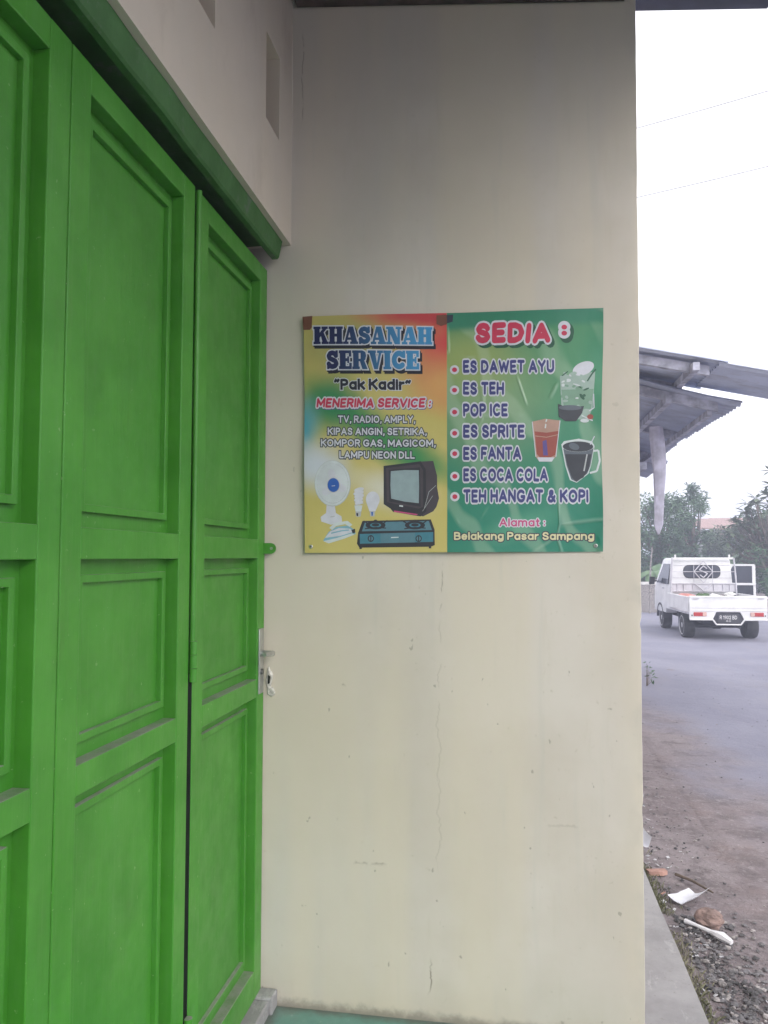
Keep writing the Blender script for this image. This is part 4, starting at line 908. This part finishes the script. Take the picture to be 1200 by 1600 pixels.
# rear sill with plate bay
m = MB(); m.prism([(-bw, .60), (-bw, .435), (-.30, .435), (-.23, .585), (.23, .585), (.30, .435), (bw, .435), (bw, .60)], 'y', .0, .05); sill = T(m, 'rear_sill', 'truck_white', bevel=.004)
m = MB(); pts = [(-bw, .43), (-.30, .43), (-.235, .335), (.235, .335), (.30, .43), (bw, .43)]
for a, b in zip(pts, pts[1:]): m.tube([(a[0], .0, a[1]), (b[0], .0, b[1])], .016, 6)
T(m, 'bumper_bar', 'truck_white', smooth=True)
m = MB(); m.prism([(-.29, .45), (-.22, .585), (.22, .585), (.29, .45), (.225, .345), (-.225, .345)], 'y', .02, .05); T(m, 'plate_bay', 'truck_under', sill)
m = MB(); m.box((-.20, .006, .375), (.20, .014, .545)); plate = T(m, 'licence_plate', 'plate_black')
def platept(x, z, d): return (x, .005-d, z)
m = MB()
def plateline(txt, x0, x1, zc, h):
    W = sum(.35 if c == ' ' else letter(c, .16, 0, 'square', False, 1)[1]+.16 for c in txt)-.16; x = 0
    for c in txt:
        if c == ' ': x += .35; continue
        ps, wd = letter(c, .16, 0, 'square', False, 1)
        for q, P_ in enumerate(ps): m.add([(x0+(x+px)/W*(x1-x0), .005-.0001*q, zc+(py-.5)*h) for px, py in P_], [tuple(range(len(P_)))])
        x += wd+.16
plateline('R 1902 BD', -.165, .165, .478, .075); plateline('05 23', -.045, .045, .405, .03)
T(m, 'plate_text', 'letter_white', plate)
for s in (-1, 1):
    m = MB(); m.box((s*.545-.125, -.014, .50), (s*.545+.125, -.0005, .578)); tl = T(m, 'tail_light', 'lamp_red', bevel=.006)
    m = MB(); c_ = s*.545 + s*-.085; m.box((c_-.035, -.017, .504), (c_+.035, -.0145, .574)); T(m, 'reversing_lens', 'lamp_clear', tl)
    m = MB(); m.tube([(s*.70, -.006, .515), (s*.70, -.0005, .515)], .014, 10); T(m, 'reflector', 'rubber')
# chassis and wheels
m = MB(); m.box((-.45, .25, .33), (.45, 3.2, .47)); m.box((-.55, .10, .43), (.55, 1.7, .515)); m.box((-.62, 1.05, .24), (-.30, 1.45, .44)); m.tube([(.25, .15, .27), (.25, .9, .30)], .03, 8); m.tube([(-.6, .72, .26), (.6, .72, .26)], .05, 8)
T(m, 'chassis', 'truck_under')
def wheel(x, y, s, wd=.19):
    m = MB(); r = .262; n = 32; xs = [(-.5, .80), (-.5, .93), (-.36, 1), (.36, 1), (.5, .93), (.5, .80)]; vs = []
    for (a, b) in xs:
        for k in range(n): an = 2*math.pi*k/n; vs.append((a*wd, r*b*math.cos(an), r*b*math.sin(an)))
    fs = [(i*n+k, i*n+(k+1) % n, (i+1)*n+(k+1) % n, (i+1)*n+k) for i in range(5) for k in range(n)] + [tuple(range(n)), tuple(5*n+k for k in range(n))]
    m.add(vs, fs); wl = m.build('wheel', 'rubber', trk, smooth=True); wl.location = (x, y, r)
    m = MB(); a = s*wd*.5
    prof_ = [(.0, .66), (.006, .64), (-.012, .58), (-.03, .30), (-.005, .18), (.0, .0)]; vs = []
    for (o_, b) in prof_:
        for k in range(n): an = 2*math.pi*k/n; vs.append((a + s*(.004+o_*.8), r*1.15*b*math.cos(an), r*1.15*b*math.sin(an)))
    m.add(vs, [(i*n+k, i*n+(k+1) % n, (i+1)*n+(k+1) % n, (i+1)*n+k) for i in range(5) for k in range(n)])
    m.build('rim', 'rim_silver', wl, smooth=True)
    for k in range(8):
        m = MB(); an = 2*math.pi*k/8; m.tube([(a+s*.004, r*.47*math.cos(an), r*.47*math.sin(an)), (a+s*-.006, r*.47*math.cos(an), r*.47*math.sin(an))], .026, 8)
        m.build('rim_hole', 'truck_under', wl)
wheel(-.62, .72, -1, .21); wheel(.62, .72, 1, .23); wheel(-.575, 2.84, -1); wheel(.575, 2.84, 1)
for x in (-.62, .62): m = MB(); m.box((x-.10, .99, .20), (x+.10, 1.0, .50)); T(m, 'mud_flap', 'rubber')
for s in (-1, 1):
    m = MB(); n = 14; vs = []
    for rr in (.30, .34):
        for k in range(n+1):
            a = math.pi*k/n
            for xx in (s*.50, s*.705): vs.append((xx, 2.84+rr*math.cos(a), .27+rr*math.sin(a)))
    A = (n+1)*2
    fs = [(2*k, 2*k+1, 2*k+3, 2*k+2) for k in range(n)] + [(A+2*k, A+2*k+2, A+2*k+3, A+2*k+1) for k in range(n)] + [(2*k+1, A+2*k+1, A+2*k+3, 2*k+3) for k in range(n)]
    m.add(vs, fs); T(m, 'wheel_arch', 'truck_under')
m = MB(); vs = []
# load in the bed: separate things
def lump(m, cx, cy, cz, rx, ry, rz_, seed, amp=.25, nu=14, nv=8, mi=0):
    vs = []; fs = []
    for j in range(nv+1):
        th = math.pi*j/nv
        for i in range(nu):
            ph = 2*math.pi*i/nu; d = Vector((math.sin(th)*math.cos(ph), math.sin(th)*math.sin(ph), math.cos(th)))
            k = 1 + amp*mnoise.noise(d*1.7 + Vector((seed, 0, 0))) + amp*.5*mnoise.noise(d*4 + Vector((0, seed, 0)))
            vs.append((cx+d.x*rx*k, cy+d.y*ry*k, cz+d.z*rz_*k))
    fs = [(j*nu+i, j*nu+(i+1) % nu, (j+1)*nu+(i+1) % nu, (j+1)*nu+i) for j in range(nv) for i in range(nu)]
    m.add(vs, fs, mi)
def load(name, x, y, z, fn, mats, lab, cat):
    m = MB(); fn(m); o = m.build(name, mats, None, 0.0, True); o.location = Vector((4.28, 16.4, TZ)) + Matrix.Rotation(R(2), 3, 'Z') @ Vector((x, y, z)); tag(o, lab, cat)
load('sack', -.45, 1.42, .73, lambda m: lump(m, 0, 0, 0, .26, .22, .17, 2, .12), 'sack_red', 'red sack lying at the left of the truck bed', 'sack')
load('vegetable_heap', -.10, 1.30, .72, lambda m: [lump(m, random.uniform(-.14, .14), random.uniform(-.2, .2), random.uniform(-.12, .12), .09, .09, .07, k, .3) for k in range(12)], 'veg_green', 'dark green heap of leaves in the middle of the truck bed', 'vegetables')
load('bundle', .09, 1.2, .74, lambda m: lump(m, 0, 0, 0, .15, .2, .16, 9, .3), 'pack_white', 'crumpled white bundle in the middle of the truck bed', 'bundle')
load('packet_pile', .36, 1.35, .74, lambda m: [lump(m, random.uniform(-.14, .14), random.uniform(-.15, .15), -.1+.04*k, .11, .10, .05, 20+k, .35, mi=k % 2) for k in range(7)], ['pack_white', 'rubble_light'], 'pile of pale packets at the right of the truck bed', 'packets')

# ------------------------------------------------------------------ vegetation
def leafcloud(m, centres, nper, size, rnd, flat=0.5, asp=0.45, mi=0):
    for (c, r) in centres:
        for _ in range(nper):
            while True:
                d = Vector((rnd.uniform(-1, 1), rnd.uniform(-1, 1), rnd.uniform(-1, 1)))
                if d.length < 1: break
            p = Vector(c) + d*r if not isinstance(r, tuple) else Vector(c) + Vector((d.x*r[0], d.y*r[1], d.z*r[2]))
            a = Vector((rnd.gauss(0, 1), rnd.gauss(0, 1), rnd.gauss(0, flat)-.25)).normalized()
            b = a.cross(Vector((rnd.gauss(0, .4), rnd.gauss(0, .4), 1))).normalized()
            s = size*rnd.uniform(.6, 1.3); w_ = s*asp
            q = a.cross(b)*s*.12
            m.add([p, p+a*s*.5+b*w_*.5+q, p+a*s, p+a*s*.5-b*w_*.5+q], [(0, 1, 2), (0, 2, 3)], mi)
def tree(name, base, h, clumps, nper, leaf, mat, label, trunk_r, rnd, branches=True, flat=.5, asp=.45, cat='tree', group=None):
    o = empty(name, base, label, cat, group)
    m = MB(); top = Vector((0.1, 0, h*.45)); m.tube([(0, 0, -.1), (.05, .02, h*.2), top], [trunk_r, trunk_r*.8, trunk_r*.6], 8)
    for (c, r) in clumps:
        cc = Vector(c); mid = top.lerp(cc, .5) + Vector((rnd.uniform(-.1, .1), rnd.uniform(-.1, .1), -.05*h))
        m.tube([top*.9, mid, cc], [trunk_r*.5, trunk_r*.33, trunk_r*.12], 5)
    m.build('trunk', 'bark', o, smooth=True)
    m = MB(); leafcloud(m, clumps, nper, leaf, rnd, flat, asp); m.build('crown', mat, o)
    return o
rnd = random.Random(21)
GB = -0.235
def clump_set(rnd, n, cx, cy, rx, ry, z0, z1, r0, r1):
    out = []
    for _ in range(n):
        z = rnd.uniform(z0, z1); f = 1-.35*abs((z-z0)/(z1-z0)-.45)
        out.append(((cx+rnd.uniform(-rx, rx)*f, cy+rnd.uniform(-ry, ry)*f, z), rnd.uniform(r0, r1)))
    return out
tree('broadleaf_tree', (5.75, 32, GB), 4.4, clump_set(rnd, 34, -.05, 0, .95, .9, .9, 4.15, .35, .6), 230, .17, 'leaf_dark', 'dense dark green tree behind the hanging cloth strip', .13, rnd)
tree('broadleaf_tree', (9.4, 36, GB), 3.6, clump_set(rnd, 16, 0, 0, .9, .7, .7, 2.9, .3, .5), 170, .2, 'leaf_olive', 'pale hazy tree standing before the red roof', .1, rnd)
tree('broadleaf_tree', (7.2, 33, GB), 4.6, clump_set(rnd, 30, -.1, 0, .62, .7, 1.0, 4.3, .25, .5) + [((.15, 0, 4.5), .25), ((.45, 0, 3.7), .25)], 200, .2, 'leaf_dark', 'narrow dark green tree with spiky top left of the house roof', .12, rnd, asp=.3)
# right-hand trees with whorled leaves
def whorl_tree(base, h, tips, label, rnd, leaf=.38, nleaf=13, mat='leaf_olive', tr=.11, group=None):
    o = empty('frangipani_tree', base, label, 'tree', group); m = MB(); fork = Vector((0, 0, h*.38)); m.tube([(0, 0, -.1), (.04, 0, h*.2), fork], [tr, tr*.85, tr*.7], 8); c = MB()
    for t_ in tips:
        t_ = Vector(t_); mid = fork.lerp(t_, .55) + Vector((rnd.uniform(-.15, .15), rnd.uniform(-.15, .15), -.12)); m.tube([fork, mid, t_], [tr*.5, tr*.35, tr*.16], 6)
        for _ in range(nleaf):
            a = rnd.uniform(0, 2*math.pi); e = rnd.uniform(-.5, .75); d = Vector((math.cos(a)*math.cos(e), math.sin(a)*math.cos(e), math.sin(e))); s = leaf*rnd.uniform(.7, 1.2)
            b = d.cross(Vector((0, 0, 1))).normalized()*s*.17; p = t_ + d*.03; dr = Vector((0, 0, -.12*s))
            c.add([p, p+d*s*.45+b, p+d*s+dr, p+d*s*.45-b], [(0, 1, 2), (0, 2, 3)])
    m.build('trunk', 'bark', o, smooth=True); c.build('crown', mat, o); return o
def tips(rnd, n, rx, ry, z0, z1): return [(rnd.uniform(-rx, rx), rnd.uniform(-ry, ry), rnd.uniform(z0, z1)) for _ in range(n)]
whorl_tree((8.45, 27, GB), 3.6, tips(rnd, 75, 1.05, .9, 1.3, 3.5) + [(-1.25, 0, 2.5), (-1.1, .1, 2.9), (-1.35, .1, 2.2), (-1.0, 0, 2.0), (-.95, 0, 2.75), (-.75, .2, 3.2), (.0, 0, 3.75), (-.45, -.1, 3.62)], 'spreading tree with pointed leaf whorls behind the pickup cab', rnd)
whorl_tree((9.6, 28, GB), 4.2, tips(rnd, 80, 1.2, .9, 1.3, 3.9) + [(-.85, 0, 4.15), (-.8, 0, 4.62), (.3, 0, 4.2)], 'taller open tree with a lone leafy twig against the sky', rnd, leaf=.34)
tree('broadleaf_tree', (10.6, 31, GB), 4.2, clump_set(rnd, 30, -.3, 0, 1.4, .9, .6, 3.6, .35, .65), 220, .2, 'leaf_dark', 'dark leafy tree at the far right behind the open trees', .13, rnd)
# banana plants
def banana(base, s, n, rnd, label):
    o = empty('banana_plant', base, label, 'plant', 'banana plants by the road'); m = MB(); m.tube([(0, 0, -.1), (.02, 0, .5*s), (.0, 0, .9*s)], [.10*s, .085*s, .05*s], 8); m.build('trunk', 'leaf_banana', o, smooth=True); c = MB()
    for i in range(n):
        a = 2*math.pi*i/n + rnd.uniform(-.4, .4); L = s*rnd.uniform(.9, 1.3); up = rnd.uniform(.5, 1.1); d = Vector((math.cos(a), math.sin(a), 0)); sd_ = Vector((-d.y, d.x, 0)); prev = None; K = 8; vs = []
        for k in range(K+1):
            f = k/K; p = Vector((0, 0, .85*s)) + d*L*f*.8 + Vector((0, 0, L*(up*f - .95*f*f))); wv_ = s*.20*math.sin(math.pi*min(1, f*.93+.06))**.6
            vs += [p + sd_*wv_ - Vector((0, 0, wv_*.35)), p, p - sd_*wv_ - Vector((0, 0, wv_*.35))]
        c.add(vs, [(3*k+q, 3*k+q+1, 3*k+q+4, 3*k+q+3) for k in range(K) for q in (0, 1)])
    c.build('leaves', 'leaf_banana', o, smooth=True)
banana((4.95, 27, GB), 1.2, 11, rnd, 'bright green banana plant left of the pickup cab')
banana((5.75, 28.5, GB), 0.95, 9, rnd, 'smaller banana plant just above the pickup cab roof')
banana((8.15, 29.5, GB), 1.55, 6, rnd, 'banana plant with long arching leaves before the dark house opening')
def bush(base, rx, rz_, n, leaf, mat, label, rnd, group='roadside bushes'):
    o = empty('bush', base, label, 'bush', group); m = MB()
    cl = [((rnd.uniform(-rx, rx), rnd.uniform(-.5, .5), rnd.uniform(.15, rz_)), rnd.uniform(.22, .42)) for _ in range(n)]
    for (c, r) in cl: m.tube([(c[0]*.3, c[1]*.3, 0), c], [.03, .01], 4)
    m.build('stems', 'bark', o); m = MB(); leafcloud(m, cl, 90, leaf, rnd); m.build('foliage', mat, o)
bush((7.9, 22.5, GB), .8, 1.5, 12, .17, 'leaf_bush', 'green bush at the right edge beyond the open truck door', rnd)
bush((8.6, 25.5, GB), .9, 1.9, 14, .17, 'leaf_dark', 'dark bush under the open whorled trees', rnd)
bush((4.35, 25.2, GB), .45, .75, 8, .12, 'leaf_olive', 'low dusty shrub in front of the banana plant', rnd)
bush((6.5, 30.5, GB), .8, 1.5, 10, .17, 'leaf_bush', 'green bush below the narrow dark tree', rnd)
m = MB(); rr = random.Random(5)
cl = [((x + rr.uniform(-1, 1), 52 + rr.uniform(-3, 3), rr.uniform(.2, 2.6 + 1.0*nz(x*.2, 0, 7))), rr.uniform(.5, 1.0)) for x in [2 + i*.28 for i in range(110)]]
leafcloud(m, cl, 70, .42, rr); tag(m.build('far_greenery', 'leaf_dark'), 'far line of greenery behind the house', 'greenery', kind='stuff')

# house
hs = empty('house', (9.0, 38, GB), 'grey house with red tiled roof and dark open front among trees', 'house')
m = MB(); m.box((-.30, 0, 0), (-.12, 4, 2.95)); m.box((2.6, 0, 0), (2.8, 4, 2.95)); m.box((-.12, 3.0, 0), (2.6, 3.2, 2.95)); m.box((-.12, 0, 2.86), (2.6, .2, 2.95)); m.prism([(-.30, 2.7), (-1.9, 1.5), (-1.9, 0), (-.30, 0)], 'y', .3, .5); m.build('wall', 'house_wall', hs)
m = MB(); m.box((-.119, 2.2, 0), (2.59, 2.3, 2.855)); m.build('front_opening', 'house_dark', hs)
m = MB(); m.tube([(-.1, .3, 1.45), (2.6, .3, 1.45)], .03, 6); m.box((.9, .3, 0), (1.0, .38, 1.2)); m.build('railing', 'house_wall', hs)
m = MB()
for k in range(22):
    x0_ = -.5 + k*.16
    m.prism([(0-.4, 2.97), (1.9, 3.50), (1.9, 3.58), (-.4, 3.04)], 'x', x0_, x0_+.15) if k else None
m.build('roof', 'roof_tile', hs)
h2 = empty('house', (11.6, 40, GB), 'second red roofed house hidden behind the right trees', 'house')
m = MB(); m.box((-1.2, 0, 0), (3, 4, 2.6)); m.build('wall', 'house_wall', h2)
m = MB()
for k in range(30): m.prism([(-.4, 2.6), (2, 3.6), (2, 3.7), (-.4, 2.7)], 'x', -1.5+k*.16, -1.5+k*.16+.15)
m.build('roof', 'roof_tile', h2)
# low roadside wall
lw = empty('low_wall', (4.3, 24.4, GB), 'low weathered garden wall with a pale cap left of the pickup', 'wall')
m = MB(); m.box((-1.2, 0, 0), (.38, .22, .85)); m.build('wall_body', 'rubble_light', lw); m = MB(); m.box((-1.25, -.03, .85), (.42, .25, .93)); m.build('cap', 'white_wall', lw)
m = MB(); m.tube([(4.05, 24.0, GB-.1), (4.10, 24.0, 1.2), (4.16, 24.0, 1.75)], [.03, .025, .02], 6); tag(m.build('bamboo_pole', 'rubble_light'), 'thin pale pole leaning by the low garden wall', 'pole')

# ------------------------------------------------------------------ litter, stones, grass by the plinth
def onground(m, name, mats, x, y, label, cat, group=None, smooth=False, rz=0, dz=.006):
    o = m.build(name, mats, None, 0, smooth); o.location = (x, y, gz(x, y)+dz); o.rotation_euler = (0, 0, rz); return tag(o, label, cat, group)
def paper(w_, l_, curl, fold):
    m = MB(); K = 10; vs = []
    for s in (0, 1):
        for i in range(K+1):
            for j in range(K+1):
                u, v = i/K-.5, j/K-.5; z = curl*(u*u*3+abs(v)*.6) + fold*max(0, u+v*.4) + .003*nz(u*4, v*4, 1)
                vs.append((u*w_, v*l_, z + .004 + .0015*s))
    n = K+1; TT = n*n; fs = [(i*n+j, i*n+j+1, (i+1)*n+j+1, (i+1)*n+j) for i in range(K) for j in range(K)]; fs += [tuple(q+TT for q in f[::-1]) for f in fs]
    ring = [j for j in range(n)] + [i*n+K for i in range(1, n)] + [K*n+j for j in range(K-1, -1, -1)] + [i*n for i in range(K-1, 0, -1)]
    fs += [(ring[i], ring[(i+1) % len(ring)], ring[(i+1) % len(ring)]+TT, ring[i]+TT) for i in range(len(ring))]
    m.add(vs, fs); return m
onground(paper(.115, .15, .02, .06), 'paper_sheet', 'paper', .800, 3.86, 'folded white paper sheet lying flat on the dirt', 'paper', smooth=True, rz=R(-50))
m = MB(); m.tube([(0, 0, .012), (.05, -.03, .016), (.11, -.06, .014)], [.012, .008, .011], 8); m.tube([(.11, -.06, .014), (.15, -.085, .016), (.19, -.11, .01)], [.012, .022, .012], 8)
for i in range(len(m.v)): m.v[i] = (m.v[i][0], m.v[i][1], max(.002, m.v[i][2]*.9))
onground(m, 'plastic_strip', 'plastic_white', .735, 3.62, 'long torn white plastic strip beside the brown stone', 'plastic scrap', smooth=True, rz=R(-18))
m = MB(); lump(m, 0, 0, .03, .06, .052, .042, 14, .22, 26, 18); onground(m, 'stone', 'stone_brown', .835, 3.63, 'fist sized brown stone lying on the dirt', 'stone')
m = MB(); m.prism([(-.045, -.018), (.02, -.026), (.05, -.01), (.045, .02), (-.012, .016), (-.05, .016)], 'z', .0, .02); onground(m, 'tile_fragment', 'tile_orange', .712, 4.16, 'orange broken tile piece near the end of the plinth', 'tile', rz=R(10))
onground(paper(.06, .13, .03, .1), 'crumpled_paper', 'paper', .695, 4.55, 'small crumpled white paper against the wall foot', 'paper', smooth=True, rz=R(20))
onground(paper(.07, .09, .05, .15), 'crumpled_paper', 'paper', .74, 5.0, 'farthest white scrap of paper by the wall edge', 'paper', smooth=True, rz=R(-30))
m = MB(); m.tube([(0, 0, .01), (.06, -.09, .018), (.13, -.2, .012)], [.008, .007, .004], 6); onground(m, 'twig', 'twig', .80, 4.15, 'dark curved twig beside the orange tile piece', 'twig', smooth=True)
# rubble
rr = random.Random(3); m = MB()
def pebble(x, y, s, mi):
    lump(m, x, y, gz(x, y)+.004+s*.3, s*rr.uniform(.8, 1.5), s*rr.uniform(.7, 1.2), s*rr.uniform(.4, .8), rr.uniform(0, 50), .5, 7, 5, mi)
for _ in range(1700):
    t_ = rr.random(); y = 2.55 + 1.15*rr.random()**.9; x = .70 + abs(rr.gauss(0, .12)) + max(0, (3.4-y))*.14*rr.random()
    pebble(x, y, .0022+.010*rr.random()**3, 0 if rr.random() < .78 else 1)
for _ in range(500):
    y = 2.6 + rr.random()*4.2; x = .66 + abs(rr.gauss(0, .20)); pebble(x, y, rr.uniform(.002, .008), 0 if rr.random() < .5 else 1)
for _ in range(260):
    y = 3.0 + rr.random()*9; x = .8 + rr.random()*.35*y; pebble(x, y, rr.uniform(.002, .007), 0 if rr.random() < .6 else 1)
for _ in range(110):
    y = 2.6 + rr.random()**1.3*3.2; x = .655 + abs(rr.gauss(0, .11)) + .03*(y-2.6)*rr.random(); a = rr.uniform(0, 6.28); s_ = .003+.011*rr.random()**3; z = gz(x, y)+.006
    d = Vector((math.cos(a), math.sin(a), rr.uniform(-.2, .5)))*s_; b = Vector((-d.y, d.x, rr.uniform(-.3, .3)*s_))*rr.uniform(.3, .9); c0 = Vector((x, y, z+.004))
    p4 = [c0-d-b*.8, c0+d-b, c0+d*.7+b, c0-d*.9+b*1.1]; m.add(p4+[p+Vector((0, 0, .0015)) for p in p4], [(0,1,2,3), (4,5,6,7), (0,1,5,4), (1,2,6,5), (2,3,7,6), (3,0,4,7)], 2 if rr.random() < .93 else 3)
tag(m.build('rubble', ['rubble', 'rubble_light', 'scrap', 'tile_orange']), 'dark gravel and small rubbish along the plinth', 'rubble', kind='stuff')
m = MB()
for _ in range(2600):
    y = 2.55 + rr.random()*1.9; x = .612 + abs(rr.gauss(0, .045)) + .02*nz(y*3, 0, 1)
    if nz(x*6, y*4, 2) < -.15: continue
    h = rr.uniform(.008, .030); a = rr.uniform(0, 6.28); l = rr.uniform(.3, 1.2)*h; p = Vector((x, y, gz(x, y)))
    d = Vector((math.cos(a), math.sin(a), 0)); b = Vector((-d.y, d.x, 0))*.0022
    m.add([p-b, p+b, p+d*l*.5+Vector((0, 0, h*.75))+b*.6, p+d*l+Vector((0, 0, h))], [(0, 1, 2), (0, 2, 3)])
tag(m.build('grass', 'grass_blade'), 'short dusty grass along the plinth edge', 'grass', kind='stuff')
# weed at the wall edge
wd_ = empty('weed', (1.665, 10.2, gz(1.665, 10.2)), 'small dark weed sprig sticking out past the wall edge', 'weed')
m = MB(); c = MB()
for k in range(7):
    a = -.2 + k*.3; tip = Vector((.06*math.cos(a)+.01, .05*math.sin(a*2), .08+.035*k)); m.tube([(0, 0, 0), tip*.6, tip], [.003, .0025, .0015], 4)
    leafcloud(c, [(tip, .03)], 3, .06, rr)
m.build('stems', 'twig', wd_); c.build('foliage', 'leaf_dark', wd_)

# ------------------------------------------------------------------ thin bluish air, added in place of lens glare
hz = MB().box((-202, -62, -1.6), (202, 302, 11.5)).build('haze', 'letter_white'); hz.data.materials.clear()
hm = bpy.data.materials.new('glare_haze'); hm.use_nodes = True; hn = hm.node_tree.nodes; hn.remove(hn['Principled BSDF'])
pv = hn.new('ShaderNodeVolumePrincipled'); pv.inputs['Color'].default_value = (0.78, 0.84, 1.0, 1); pv.inputs['Density'].default_value = 0.0072; pv.inputs['Anisotropy'].default_value = 0.2
hm.node_tree.links.new(pv.outputs[0], hn['Material Output'].inputs['Volume']); hz.data.materials.append(hm); tag(hz, 'thin bluish haze added over the street in place of lens glare', 'haze', kind='stuff')
sc.cycles.volume_bounces = 1
